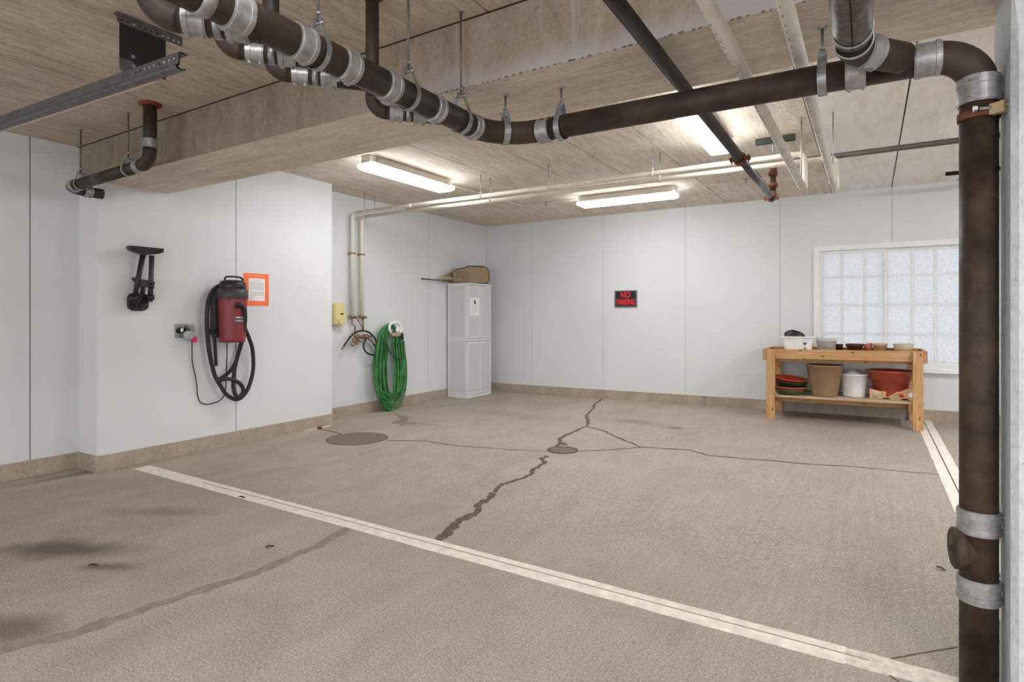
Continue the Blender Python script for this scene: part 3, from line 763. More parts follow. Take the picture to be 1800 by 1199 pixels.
m = MB(); m.box(ax - .002, ax + .002, 1.437, 1.50, 2.545, 2.635); m.build('gusset', 'galv_dark', tr)
m = MB()
for q in ((1.497, 2.66), (1.565, 2.625), (1.50, 2.615)): m.disc((ax - .001, q[0], q[1]), X, .009, .006, 8)
m.build('bolt', 'galv', tr)
m = MB(); ry = 1.425; x0, x1 = -2.585, -5.6; z0, z1 = 2.478, 2.60
U = [(.022, .036), (-.014, .036), (-.018, .030), (-.018, -.012), (-.022, -.020), (-.030, -.028), (-.028, -.040), (-.010, -.044), (.012, -.040), (.014, -.030), (.0, -.038), (-.010, -.036), (-.020, -.030), (-.012, -.018), (-.012, .030), (.022, .030)]
A = [V((x0, ry + u, z0 + v)) for u, v in U]; B = [V((x1, ry + u, z1 + v)) for u, v in U]
n = len(U); m.add(A + B, [(i, (i + 1) % n, n + (i + 1) % n, n + i) for i in range(n)])
rl = m.build('rail', 'galv_dark', tr)
sl = (z1 - z0) / (x1 - x0)
m = MB()
for k in range(9):
    x = x0 - .03 - k * .042; m.disc((x, ry - .0195, z0 + sl * (x - x0) + .008), Y, .0055, .003, 10)
for k in (11, 15, 21, 30): x = x0 - .03 - k * .042; m.disc((x, ry - .0195, z0 + sl * (x - x0) + .008), Y, .004, .003, 10)
m.k = 1
for k in (0, 1, 2, 4, 5, 6): x = x0 - .03 - k * .042; m.disc((x, ry - .0215, z0 + sl * (x - x0) + .008), Y, .0045, .003, 10)
for k in range(7): x = x0 - .035 - k * .042; m.disc((x, ry + .004, z0 + sl * (x - x0) + .0365), Z, .0045, .001, 10)
m.build('slot', ['dark', 'beam_under'], rl)
m = MB(); m.obox(V((-4.2, ry + .03, 2.5 + .02)), V((1.3, 0, 1.3 * sl)), Y * .02, Z * .002); m.build('track_lip', 'pvc_grey', tr)
m = MB(); m.obox(V((-3.17, ry + .01, 2.53)), X * .02, Y * .004, Z * .035); m.build('splice_plate', 'galv', tr)

# ------------------------------------------------------------------ sprinkler line
SXX, SZ = -.755, 2.425
sp = thing('sprinkler_pipe', 'dark steel sprinkler pipe with rusty grooved couplings running over the black drain', 'pipe', (SXX, 5.84, SZ))
pipe([(SXX + .01, -2, SZ + .05), (SXX, 4.22, SZ + .003)], .030, sp, 'pipe', 'sprink'); pipe([(SXX, 4.22, SZ + .003), (SXX, 5.76, SZ)], .025, sp, 'pipe', 'sprink2')
def grooved(c, d, r, parent, mat='rust'):
    d, a, b = perp(d); m = MB(); m.lathe([(r, -.022), (r + .012, -.02), (r + .016, 0), (r + .012, .02), (r, .022)], c, d, 24); o = m.build('grooved_coupling', mat, parent)
    k = MB()
    for s in (-1, 1):
        q = V(c) + a * (s * (r + .024)); k.obox(q, a * .014, b * .013, d * .012); k.tube([q - b * .028, q + b * .028], .006, 8)
    k.build('bolt_lug', mat, o)
grooved((SXX, 4.22, SZ + .003), Y, .030, sp); grooved((SXX, 5.72, SZ), Y, .026, sp)
es = arc((SXX, 5.76, SZ), Y, Z, .075, 10); pipe(es, .029, sp, 'elbow', 'rust'); pipe([es[-1], (SXX, 5.835, 2.68)], .026, sp, 'riser', 'iron_rusty')
grooved((SXX, 5.835, 2.555), Z, .026, sp, 'rust'); grooved((SXX, 5.835, 2.665), Z, .026, sp, 'redpaint')
pipe([(SXX - .09, 5.84, 2.755), (XR - .01, 5.84, 2.775)], .024, sp, 'branch', 'pipe_brown')
m = MB(); m.tube([(SXX, 5.838, 2.66), (SXX, 5.84, 2.75)], .032, 16); m.build('tee', 'redpaint', sp)
gu = thing('ceiling_channel', 'short green steel channel fixed to the ceiling above the sprinkler riser', 'bracket', (-.73, 6.05, ZC))
m = MB(); c0, c1 = on_z(1328, 245, ZC), on_z(1398, 236, ZC); yy = (c0.y + c1.y) / 2
m.box(c0.x, c1.x, yy - .022, yy - .018, ZC - .055, ZC); m.box(c0.x, c1.x, yy + .018, yy + .022, ZC - .055, ZC); m.box(c0.x, c1.x, yy - .018, yy + .018, ZC - .004, ZC)
m.build('channel', 'greenuni', gu)
m = MB(); m.tube([(SXX, yy, ZC - .02), (SXX, 5.86, 2.79)], .006, 8); m.build('rod', 'galv', gu)
st = thing('sprinkler_pipe', 'short dark pipe stub high on the back ceiling behind the drain stack', 'pipe', (.85, 7.9, 2.93))
pipe([on_y(1662, 306, 7.9), V((XR - .01, 7.9, on_y(1662, 306, 7.9).z))], .022, st, 'pipe', 'sprink')
m = MB(); q = on_y(1672, 305, 7.9); m.tube([(q.x + .3, q.y, q.z), (q.x + .3, q.y, ZC)], .006, 8); m.build('rod', 'rod', st)

# ------------------------------------------------------------------ cream water pipes
def water(label, yrun, xend, yend, xdrop, zrun, zlow, yl, dens):
    t = thing('water_pipe', label, 'pipe', (XA + .08, yrun, 1.33), 'paired water pipes')
    xv = XA + .075; r = .029; rb = .07; r2 = .0235
    pts = [V((xv, yrun, 1.335)), V((xv, yrun, zrun - rb))] + arc((xv, yrun, zrun - rb), Z, X, rb, 8)[1:]
    pipe(pts, r, t, 'drop', 'pvc', 18)
    bend = arc((xend - .05, yrun, zrun + .005), X, -Z, .05, 8)
    pipe([V((xv + rb - .005, yrun, zrun))] + bend, r2, t, 'run', 'pvc', 18)
    bend2 = arc((xend, yrun, zlow + .05), -Z, -Y, .05, 8)
    pipe([bend[-1] + Z * .005] + bend2, r, t, 'drop', 'pvc', 18)
    o = pipe([bend2[-1] + Y * .005, (xend, 3.3, zlow), (xend - .01, -2.2, zlow + .03)], .0285, t, 'run', 'pvc_grey', 18)
    m = MB()       # faint printed dashes along the wrap
    for k in range(46):
        y = 1.4 + k * .07 + random.uniform(-.012, .012)
        if k % 11 > 7: continue
        m.obox((xend - .012, y, zlow - .0262), X * .0022, Y * random.uniform(.005, .012), Z * .0006)
    m.build('pipe_print', 'ink', o)
    for x in (-4.9, -2.55):
        m = MB(); m.lathe([(r2, -.012), (r2 + .002, -.01), (r2 + .002, .01), (r2, .012)], (x + dens, yrun, zrun), X, 20); m.build('wrap_joint', 'pvc', t)
    for z in (2.195, 1.345):
        m = MB(); m.lathe([(r, -.012), (r + .005, -.012), (r + .005, .012), (r, .012)], (xv, yrun, z), Z, 18); m.box(XA + .001, xv - r, yrun - .012, yrun + .012, z - .012, z + .012); m.box(xv - .01, xv + .01, yrun + r, yrun + r + .03, z - .008, z + .008)
        m.build('pipe_clip', 'brass', t)
    return t
water('cream water pipe whose wall drop stands nearer the yellow soap dispenser', 5.555, -.475, 5.5, 0, 2.738, 2.43, 0, 0)
water('cream water pipe whose wall drop stands nearer the green hose', 5.725, -.247, 5.6, 0, 2.712, 2.43, 0, .5)
def rod(label, x, y, z, ztop=ZC, loop=True):
    t = thing('pipe_hanger', label, 'hanger', (x, y, ztop), 'water pipe hangers')
    m = MB(); m.tube([(x, y, ztop), (x, y, z + .03)], .005, 8); m.build('rod', 'galv', t)
    if loop:
        m = MB(); q = .0245 if y > 5.45 else .029; m.lathe([(q, -.010), (q + .0035, -.010), (q + .0035, .010), (q, .010)], (x, y, z), X if y > 5.45 else Y, 20); m.obox((x, y, z + .045), X * .004, Y * .012, Z * .015); m.build('ring', 'pvc_grey' if y < 5.45 else 'pvc', t)
    return t
for q in (('hanger at the low end of the left cream ceiling pipe', -.475, 5.33, 2.43), ('hanger at the low end of the right cream ceiling pipe', -.247, 5.33, 2.43),
          ('front hanger on the twin cream pipes above the right end of the back lamp', -1.80, 5.555, 2.738), ('rear hanger on the twin cream pipes above the right end of the back lamp', -1.78, 5.725, 2.712),
          ('front hanger on the twin cream pipes past the end of the left lamp', -3.84, 5.555, 2.738), ('rear hanger on the twin cream pipes past the end of the left lamp', -3.82, 5.725, 2.712),
          ('front hanger on the twin cream pipes next to the left wall', -5.72, 5.555, 2.738), ('rear hanger on the twin cream pipes next to the left wall', -5.70, 5.725, 2.712),
          ('single hanger on the twin cream pipes above the left end of the back lamp', -2.95, 5.555, 2.738)): rod(*q)

# hot and cold mixing valve
W = lambda px, py, o=.06: on_x(px, py, XA + o)
vv = thing('mixing_valve', 'brass mixing valve with copper fittings below the cream water pipes', 'faucet', (XA, 5.65, 1.08), None)
m = MB(); m.tube([W(613, 558), W(627, 558)], .012, 10); m.tube([W(619, 558), W(619, 571), W(624, 573), W(624, 588)], .011, 10); m.tube([W(633, 558), W(641, 558)], .013, 10); m.tube([W(638, 558), W(638, 582)], .014, 10); m.tube([W(627, 560), W(638, 577)], .006, 8)
m.build('supply_tube', 'brass', vv)
for px in (624, 641): m = MB(); q = W(px, 558, .065); m.lathe([(.012, -.02), (.018, -.018), (.018, .018), (.012, .02)], q, Y, 12); m.tube([q, q + X * .05], .008, 8); m.build('shutoff', 'brass', vv)
m = MB(); m.tube([W(624, 592, .07), W(652, 592, .07)], .022, 14); m.lathe([(.03, -.03), (.036, -.02), (.036, .02), (.03, .03)], W(630, 594, .08), X, 16); m.lathe([(.03, -.02), (.036, 0), (.02, .045)], W(640, 592, .08), X, 16)
m.build('valve_body', 'copper', vv)
m = MB()
for px, py in ((622, 599), (627, 603), (633, 598), (620, 606), (629, 596), (646, 591), (650, 595)): q = W(px, py, .09); m.lathe([(.0, -.02), (.024, -.014), (.027, 0), (.022, .02), (.0, .025)], q, (random.uniform(.2, 1), random.uniform(-.8, .8), random.uniform(-.8, .8)), 10)
m.build('fitting', 'copper', vv)
m = MB()
for px, py in ((628, 590), (645, 590)): q = W(px, py, .13); m.lathe([(.028, -.006), (.032, 0), (.028, .006), (.01, .006), (.01, -.006), (.028, -.006)], q, X, 12); m.tube([q, q - X * .05], .008, 8)
m.build('handle', 'brass', vv)
bh = thing('hose', 'short black hose curving over the brass mixing valve', 'hose', (XA, 5.65, 1.1))
pts = spline([W(*q) for q in ((604, 609, .10), (610, 600, .11), (618, 590, .12), (627, 583.5, .12), (637, 581.5, .12), (648, 584, .12), (657, 592, .12), (662, 603, .11), (660, 612, .10))], 8)
m = MB(); m.tube(pts, .0125, 12); m.build('tube', 'rubber', bh)
m = MB(); m.lathe([(0, 0), (.017, 0), (.018, .045), (.012, .05), (0, .05)], pts[0], pts[0] - pts[3], 12); m.build('hose_end', 'copper', bh)
bl = thing('hose', 'small black hose loop hanging right of the brass mixing valve', 'hose', (XA, 5.85, 1.0))
m = MB(); m.tube(spline([W(*q) for q in ((648, 592, .09), (643, 597, .10), (639, 607, .11), (642, 617, .12), (650, 623, .12), (659, 623, .12), (664, 615, .10))], 8), .012, 12); m.build('tube', 'rubber', bl)
m = MB(); m.tube([W(649, 593, .09), W(659, 608, .10)], .011, 10); m.build('stem', 'brass', bl)

# ------------------------------------------------------------------ things on the projecting bay
B_ = lambda px, py, o=.0: on_x(px, py, XB + o)
def on_cyl(o, parent, c, r):
    """wrap a flat part (local x = arc, read at angle) round a vertical cylinder - used for the printed logo"""
    pass
vc = thing('wall_vacuum', 'dark red wall vacuum with black head and looped black hose', 'vacuum', (XB, 3.545, 1.08))
ax_, ay_ = XB + .175, 3.545
def dshape(r, z, n=36, back=.105):
    """round front, flat back against the bracket"""
    return [V((max(ax_ + r * math.cos(a), ax_ - back), ay_ + r * 1.02 * math.sin(a), z)) for a in [2 * math.pi * k / n for k in range(n)]]
def dstack(levels, mat, name, parent, back=.105, smooth=True):
    m = MB(); rows = [dshape(r, z, back=back) for r, z in levels]; rows = [q + [q[0]] for q in rows]
    m.grid(rows, smooth); c0 = V((ax_, ay_, levels[0][1])); c1 = V((ax_, ay_, levels[-1][1]))
    for q, c in ((rows[0], c0), (rows[-1], c1)):
        m.add(q[:-1], [tuple(range(len(q) - 1))])
    return m.build(name, mat, parent)
tank = dstack([(.108, 1.083), (.118, 1.088), (.121, 1.12), (.134, 1.46), (.137, 1.532)], 'red', 'tank', vc)
dstack([(.140, 1.525), (.143, 1.53), (.140, 1.615), (.132, 1.622)], 'charcoal', 'collar', vc)
dstack([(.118, 1.618), (.124, 1.632), (.124, 1.672), (.112, 1.70), (.085, 1.712)], 'black', 'motor_head', vc)
m = MB(); m.tube(spline([(ax_ + .01, ay_ - .09, 1.70), (ax_ + .01, ay_ - .085, 1.735), (ax_ + .01, ay_ - .05, 1.748), (ax_ + .01, ay_ + .06, 1.748), (ax_ + .01, ay_ + .10, 1.73), (ax_ + .01, ay_ + .105, 1.69)], 6), .010, 10); m.build('carry_handle', 'black', vc)
m = MB(); m.box(XB, XB + .075, ay_ - .12, ay_ + .10, 1.13, 1.60); m.box(XB + .02, XB + .09, ay_ - .145, ay_ - .11, 1.20, 1.56); m.build('wall_bracket', 'charcoal', vc, .006)
m = MB(); m.box(XB + .02, XB + .10, ay_ - .16, ay_ - .105, 1.17, 1.215); m.build('latch', 'black', vc, .004)
m = MB(); m.disc((ax_ + .09, ay_ - .118, 1.515), (.7, -.7, 0), .018, .008, 14); m.build('latch_button', 'rust', vc)
m = MB(); m.tube([B_(411, 540, .24), B_(416, 537.5, .29), B_(421, 535.5, .315)], .029, 16); m.build('hose_port', 'black', vc)
# logo, wrapped on the tank
def wrap_text(body, size, ang, z, r, mat, parent, name, xs=1.0, bold=0.0, lift=.0015):
    o = text_part(body, size, (0, 0, 0), X, Y, mat, parent, name, .0004, xs, bold=bold)
    off = WORLD[parent.name]
    for v in o.data.vertices:
        p = v.co + off; a = ang + p.x / r
        rr = r + lift + p.z + (z + p.y - 1.30) * .04
        v.co = V((ax_ + rr * math.cos(a), ay_ + rr * 1.02 * math.sin(a), z + p.y)) - off
    return o
def wrap_patch(a0, a1, z0, z1, r, mat, parent, name, slant=.0):
    m = MB(); n = 14
    rows = []
    for z, sh in ((z0, 0), (z1, slant)):
        rows.append([V((ax_ + (r + (z - 1.30) * .04) * math.cos(a0 + sh + (a1 - a0) * i / n), ay_ + (r + (z - 1.30) * .04) * 1.02 * math.sin(a0 + sh + (a1 - a0) * i / n), z)) for i in range(n + 1)])
    m.grid(rows, True); return m.build(name, mat, parent)
RT = .1283
wrap_patch(-.42, .42, 1.282, 1.322, RT + .0006, 'navy', tank, 'logo_panel', .06)
wrap_patch(.42, .66, 1.282, 1.322, RT + .0006, 'white', tank, 'logo_panel', .06)
wrap_text('HANG UP', .034, .0, 1.301, RT, 'white', tank, 'logo_lettering', .66)
wrap_text('SHOP VAC', .021, -.02, 1.334, RT, 'white', tank, 'logo_lettering', .85, .0006)
wrap_text('PRO', .017, .545, 1.301, RT, 'signred', tank, 'logo_lettering', .75)
m = MB(); m.tube(spline([B_(396, 500, .12), B_(384, 503, .10), B_(374, 512, .09), B_(366, 531, .085), B_(363.5, 568, .08), B_(367.5, 616, .075), B_(376, 655, .075), B_(383, 670, .075), B_(396, 691, .08), B_(407, 699.5, .085), B_(418, 702, .09), B_(429, 694, .085),
    B_(438, 678, .08), B_(445, 649, .075), B_(444, 616, .075), B_(438, 595, .09), B_(431, 578, .12), B_(428, 562, .2)], 8), .020, 14); m.build('hose', 'rubber', vc)
m = MB(); m.tube(spline([B_(419, 536, .31), B_(425, 537, .325), B_(430, 546, .32), B_(431, 560, .30), B_(429, 580, .27), B_(424, 605, .22), B_(417, 628, .15), B_(412, 652, .12), B_(410, 676, .11), B_(413, 692, .115), B_(420, 697.5, .12), B_(427, 690, .125), B_(426, 680, .13), B_(417, 671, .13), B_(402, 666, .12), B_(388, 668, .10), B_(380, 669, .085)], 8), .020, 14); m.build('hose', 'rubber', vc)
m = MB(); m.tube(spline([B_(384, 668, .07), B_(402, 655, .06), B_(412, 641, .055), B_(419, 622, .05), B_(424, 598, .05)], 8), .019, 12); m.build('hose', 'rubber', vc)
m = MB(); m.tube([B_(374, 530, .05), B_(376, 570, .05), B_(380, 643, .045)], .016, 12); m.build('wand', 'charcoal', vc)

ot = thing('wall_outlet', 'square steel wall outlet left of the red vacuum', 'outlet', (XB, 3.13, 1.2))
m = MB(); m.box(XB, XB + .008, 3.058, 3.188, 1.137, 1.272); m.build('cover_plate', 'plate', ot, .003)
for y in (3.095, 3.155):
    m = MB(); m.lathe([(0, 0), (.026, 0), (.026, .003), (0, .003)], (XB + .008, y, 1.205), X, 16); m.build('receptacle', 'dark', ot)
ad = thing('plug_adapter', 'grey round plug adapter with small red tag, plugged into the wall outlet', 'adapter', (XB, 3.155, 1.2))
m = MB(); m.lathe([(0, .0), (.030, .0), (.048, .018), (.052, .04), (.046, .062), (.025, .07), (0, .07)], (XB + .020, 3.158, 1.165), (.95, .15, -.1), 18); m.build('body', 'clear', ad)
m = MB(); m.obox((XB + .05, 3.185, 1.225), (.015, .025, .012), (.012, -.006, .0), (0, -.012, .03)); m.build('flap', 'plate', ad)
m = MB(); m.box(XB + .05, XB + .072, 3.196, 3.236, 1.090, 1.150); m.build('tag', 'tagred', ad)
pg = thing('plug', 'black and white plug in the left socket of the steel outlet', 'plug', (XB, 3.10, 1.2))
m = MB(); m.lathe([(0, 0), (.024, 0), (.026, .02), (.018, .035), (0, .035)], (XB + .013, 3.098, 1.215), X, 14); m.build('body', 'black', pg)
m = MB(); m.obox((XB + .049, 3.103, 1.215), X * .002, Y * .012, Z * .016); m.build('cap', 'white', pg)
cd_ = thing('power_cord', 'thin black power cord looping from the outlet to the red vacuum', 'cord', (XB, 3.2, .5))
m = MB(); m.tube(spline([B_(324, 574, .075), B_(329, 576, .085), B_(334, 582.6, .075), B_(336, 592.5, .05), B_(337.5, 607, .035), B_(338, 635, .02), B_(342.5, 657.7, .02), B_(346, 677.6, .02), B_(347.4, 696, .02), B_(352.4, 707, .02), B_(362, 711, .022), B_(375, 708.8, .024),
    B_(388, 703, .025), B_(395, 693, .025), B_(397, 677.6, .025), B_(398, 652, .03), B_(399, 620, .05), B_(399, 600, .09)], 6), .0055, 8); m.build('cable', 'rubber', cd_)

# notice
nt = thing('notice', 'orange notice board with a white printed sheet beside the red vacuum', 'notice', (XB, 3.93, 1.64))
m = MB(); m.box(XB + .001, XB + .005, 3.782, 4.085, 1.462, 1.812); m.build('orange_backing', 'orange', nt)
m = MB(); y0, y1, z0, z1 = 3.838, 4.035, 1.515, 1.758; m.box(XB + .005, XB + .0065, y0, y1, z0, z1); sh = m.build('printed_sheet', 'paper', nt)
m = MB(); random.seed(5)
for k, z in enumerate([z1 - .02 - .0125 * i for i in range(18)]):
    if k in (1, 9): continue
    a = y0 + .012 + (.04 if k == 0 else 0); b = y1 - .012 - (.03 if k == 0 else 0)
    if k > 13: b = a + random.uniform(.03, .06)
    while a < b - .01:
        l = min(random.uniform(.012, .035), b - a); m.box(XB + .0065, XB + .0069, a, a + l, z - .0025, z + .0025); a += l + .006
m.build('print', 'print', sh)
m = MB()
for a, b in ((3.84, 3.88), (3.90, 3.94), (3.95, 4.02)): m.box(XB + .005, XB + .0056, a, b, 1.782, 1.788)
m.build('header_print', 'print_yellow', nt)

# vacuum attachments on their wall holder
ho = thing('attachment_holder', 'black wall holder for vacuum tools beside the corner of the bay', 'holder', (XB, 2.72, 1.47))
m = MB(); yc, zc = 2.722, 1.478
pl = [V((XB, yc + .088 * math.copysign(abs(math.cos(a)) ** .6, math.cos(a)), zc + .082 * math.copysign(abs(math.sin(a)) ** .6, math.sin(a)))) for a in [2 * math.pi * k / 32 for k in range(32)]]
m.prism(pl, X * .035); m.build('back_plate', 'black', ho, .006)
for y, z in ((2.66, 1.505), (2.80, 1.52)):
    m = MB(); m.lathe([(.026, -.02), (.034, -.02), (.034, .025), (.026, .025)], (XB + .075, y, z), Z, 18); m.box(XB + .03, XB + .048, y - .014, y + .014, z - .018, z + .018); m.build('ring', 'black', ho)
for y, z in ((2.675, 1.44), (2.745, 1.452), (2.775, 1.49)):
    m = MB(); m.lathe([(.018, 0), (.024, .002), (.024, .024), (.016, .028), (.016, .01), (0, .01)], (XB + .034, y, z), X, 16); m.build('peg', 'black', ho)
fn = thing('floor_nozzle', 'black wide vacuum floor nozzle on its tube held above the wall holder', 'vacuum tool', (XB, 2.7, 1.5))
p0, p1 = V((XB + .075, 2.658, 1.475)), V((XB + .085, 2.735, 1.925))
m = MB(); m.tube([p0, p1], [.019, .023], 16); m.build('tube', 'black', fn)
m = MB(); a, b = V((XB + .10, 2.605, 1.972)), V((XB + .10, 2.885, 1.972)); u = (b - a).normalized()
for (t0, zt, zb, dx) in ((0, 0, -.022, .03),): pass
n = 16; rows = []
for i in range(n + 1):
    t = i / n; q = a.lerp(b, t); dr = .034 + .030 * math.sin(math.pi * min(1, max(0, t))) ** .7
    rows.append([q + X * .042, q + X * .046 - Z * .010, q + X * .036 - Z * dr, q - X * .028 - Z * dr, q - X * .044 - Z * .012, q - X * .04, q + X * .042])
m.grid(rows, False)
for r in (rows[0], rows[-1]): m.add(r[:-1], [tuple(range(6))])
m.build('nozzle_head', 'black', fn, .003)
m = MB(); m.tube(spline([p1 - Z * .02, p1 + V((.01, .005, .015)), p1 + V((.018, .012, .04))], 4), .027, 14); m.build('swivel_neck', 'charcoal', fn)
ex = thing('extension_tube', 'straight black vacuum tube standing in the holder beside the floor nozzle', 'vacuum tool', (XB, 2.8, 1.5))
m = MB(); m.tube([(XB + .075, 2.800, 1.48), (XB + .078, 2.812, 1.905)], [.021, .022], 16); m.build('tube', 'charcoal', ex)
m = MB(); m.tube([(XB + .0765, 2.8065, 1.60), (XB + .0768, 2.808, 1.65)], .0245, 16); m.build('cuff', 'black', ex)
un = thing('upholstery_nozzle', 'small black bow-tie vacuum nozzle between the two tubes', 'vacuum tool', (XB, 2.74, 1.6))
m = MB(); q = V((XB + .05, 2.742, 1.668))
pr = [(-.092, .022), (-.085, .030), (-.045, .020), (.045, .006), (.082, .004), (.098, -.012), (.088, -.030), (.045, -.052), (.0, -.062), (-.03, -.050), (-.06, -.012), (-.085, -.004)]
m.prism([q + Y * a + Z * b for a, b in pr], X * .038); m.build('nozzle_head', 'black', un, .004)
m = MB(); m.tube([q + V((.019, .002, -.05)), q + V((.012, -.004, -.115))], [.020, .018], 14); m.build('neck', 'black', un)

# ------------------------------------------------------------------ soap dispenser, hose and cabinet on the left wall
so = thing('soap_dispenser', 'pale yellow soap dispenser at the corner of the projecting bay', 'dispenser', (XA, 5.33, 1.37))
m = MB(); n = 10; y0, y1 = 5.23, 5.425
rows = []
for z, d, ins in ((1.225, .055, .012), (1.24, .085, .002), (1.30, .098, 0), (1.42, .10, 0), (1.49, .095, .004), (1.515, .080, .012), (1.522, .055, .03)):
    rows.append([V((XA, y0 + ins, z)), V((XA + d * .7, y0 + ins, z)), V((XA + d, y0 + ins + .025, z)), V((XA + d, y1 - ins - .025, z)), V((XA + d * .7, y1 - ins, z)), V((XA, y1 - ins, z)), V((XA, y0 + ins, z))])
m.grid(rows, False)
for r in (rows[0], rows[-1]): m.add(r[:-1], [tuple(range(6))])
m.build('cover', 'soap', so, .006)
m = MB(); m.box(XA + .0985, XA + .103, 5.325, 5.375, 1.367, 1.385); m.build('sight_window', 'dark', so)
m = MB(); m.box(XA + .06, XA + .115, 5.30, 5.40, 1.235, 1.285); m.build('push_bar', 'soap', so, .005)

hh = thing('hose_hanger', 'white arched hose hanger with tan tray on the left wall', 'hanger', (XA, 6.35, 1.2))
H_ = lambda px, py, o: on_x(px, py, XA + o)
m = MB(); ar = [H_(687, 584, .17), H_(684.5, 579, .17), H_(685.5, 571, .17), H_(690, 567.3, .17), H_(696, 566.3, .17), H_(702, 569, .17), H_(705, 575, .17), H_(705.5, 581, .17), H_(703, 585, .17)]
sp_ = spline(ar, 5); m.tube(sp_, .020, 10); m.build('arch', 'white', hh)
m = MB(); c = H_(694.5, 580, .09); hw = (H_(705, 584, .17) - H_(684, 584, .17)).length / 2
m.tube([V((XA, c.y + .02, c.z)), V((XA + .15, c.y + .02, c.z))], .05, 14); m.build('saddle', 'white', hh)
m = MB(); e = H_(694.5, 585, .17); pts = [e + Y * (hw * math.cos(a)) - Z * (.055 * math.sin(a)) for a in [math.pi * k / 14 for k in range(15)]]
m.prism(pts, X * .035); m.build('tray', 'tan_light', hh, .003)
gh = thing('garden_hose', 'long green garden hose coiled over the white wall hanger down to the floor', 'hose', (XA, 6.3, 0))
random.seed(23)
def turn(l, r, b, j):
    o = lambda y: .075 + .15 * max(0, (y - 575) / 150) + j
    q = [(693, 574.5), (682 + l * .2, 571 + l * .15), (668 + l * .6, 584 + l * .35), (660 + l, 612), (656.5 + l, 650), (660 + l, 690 - b * .35), (671 + l * .5, 712 - b * .8), (687 + (l + r) * .3, 722.5 - b), (702 + r * .5, 711 - b * .8), (712 + r, 684 - b * .3), (714 + r, 645), (710 + r, 607), (704 + r * .5, 586 + random.uniform(-3, 3))]
    return [H_(x + random.uniform(-1.3, 1.3), y + random.uniform(-1.5, 1.5), o(y)) for x, y in q]
NT_ = 17
pts = []
ls = [22 * (i + .5) / NT_ for i in range(NT_)]; random.shuffle(ls)
for i in range(NT_):
    pts += turn(ls[i], -20 * ((i * 7) % NT_ + .5) / NT_, 34 * (((i * 5) % NT_) / NT_) ** 1.4, .006 * ((i * 11) % NT_) - .035)
zmin = min(p.z for p in pts)
m = MB(); m.tube(spline(pts, 5), .0125, 10); m.build('tube', 'hose', gh)
m = MB(); m.tube(spline([H_(678, 600, .20), H_(683, 615, .2), H_(692, 626, .2), H_(702, 631, .2), H_(709, 628, .2), H_(710, 600, .18)], 6), .0125, 10); m.tube(spline([H_(676, 594, .2), H_(679, 640, .22), H_(681, 680, .24), H_(690, 700, .25), H_(703, 690, .24), H_(711, 660, .22)], 6), .0125, 10); m.build('outer_loop', 'hose2', gh)
m = MB(); a = H_(706, 590, .20); m.lathe([(0, 0), (.018, 0), (.024, .02), (.024, .05), (.017, .06), (.017, .10), (0, .10)], a + Z * .04, (.1, .12, -1), 12); m.build('nozzle', 'black', gh)

cb = thing('storage_cabinet', 'tall white plastic storage cabinet standing in the back left corner', 'cabinet', (-5.8, 8.04, 0))
cx0, cx1, cy0, cy1 = XA + .03, -5.577, 7.692, 8.388
m = MB(); m.box(cx0, cx1 - .02, cy0, cy1, 0, .945); m.box(cx0, cx1 - .02, cy0, cy1, .965, 1.885); m.box(cx0 + .01, cx1 - .03, cy0 + .01, cy1 - .01, .945, .965); m.build('body', 'cab', cb, .006)
m = MB(); m.box(cx0 - .004, cx1 + .004, cy0 - .006, cy1 + .004, 1.868, 1.893); m.build('top', 'cab', cb, .005)
m = MB(); m.box(cx0 - .002, cx1 + .012, cy0 - .006, cy1 + .004, .935, .975); m.build('mid_rail', 'cab', cb, .006)
m = MB(); m.box(cx0, cx1, cy0 - .003, cy1, 0, .05); m.build('plinth', 'cab', cb, .004)
for z0, z1 in ((.10, .91), (1.01, 1.84)):
    m = MB(); a, b = cx0 + .045, cx1 - .055
    m.box(a - .012, b + .012, cy0 - .004, cy0 + .002, z0 - .012, z0); m.box(a - .012, b + .012, cy0 - .004, cy0 + .002, z1, z1 + .012); m.box(a - .012, a, cy0 - .004, cy0 + .002, z0, z1); m.box(b, b + .012, cy0 - .004, cy0 + .002, z0, z1)
    m.k = 1; m.box(a, b, cy0 - .0012, cy0 + .002, z0, z1); m.build('side_panel', ['cab', 'cab_panel'], cb)
for z0, z1 in ((.055, .93), (.98, 1.862)):
    for y0, y1 in ((cy0 + .004, 8.037), (8.043, cy1 - .004)):
        m = MB(); m.box(cx1 - .02, cx1, y0, y1, z0, z1); d = m.build('door', 'cab', cb, .004)
        k = MB(); k.box(cx1, cx1 + .002, y0 + .03, y1 - .03, z0 + .035, z1 - .035); k.build('door_panel', 'cab_panel', d)
        if z1 > 1: k = MB(); k.box(cx1, cx1 + .0025, y0 + .02, y0 + .16, z1 - .02, z1 - .014); k.build('finger_slot', 'cab_gap', d)
    m = MB(); m.box(cx1 - .018, cx1 - .004, 8.036, 8.044, z0, z1); m.build('door_gap', 'cab_gap', cb)
pn = thing('notice', 'white printed sheet taped to the upper door of the tall cabinet', 'notice', (cx1, 7.88, 1.5))
m = MB(); m.box(cx1 + .0025, cx1 + .004, 7.752, 8.026, 1.36, 1.655); sh = m.build('sheet', 'paper', pn)
m = MB(); m.lathe([(0, 0), (.022, 0), (.022, .0004), (0, .0004)], (cx1 + .004, 7.885, 1.585), X, 12); m.box(cx1 + .004, cx1 + .0044, 7.87, 7.92, 1.553, 1.572); m.box(cx1 + .004, cx1 + .0044, 7.862, 7.885, 1.565, 1.61)
m.build('emblem', 'charcoal', sh)
m = MB(); random.seed(9)
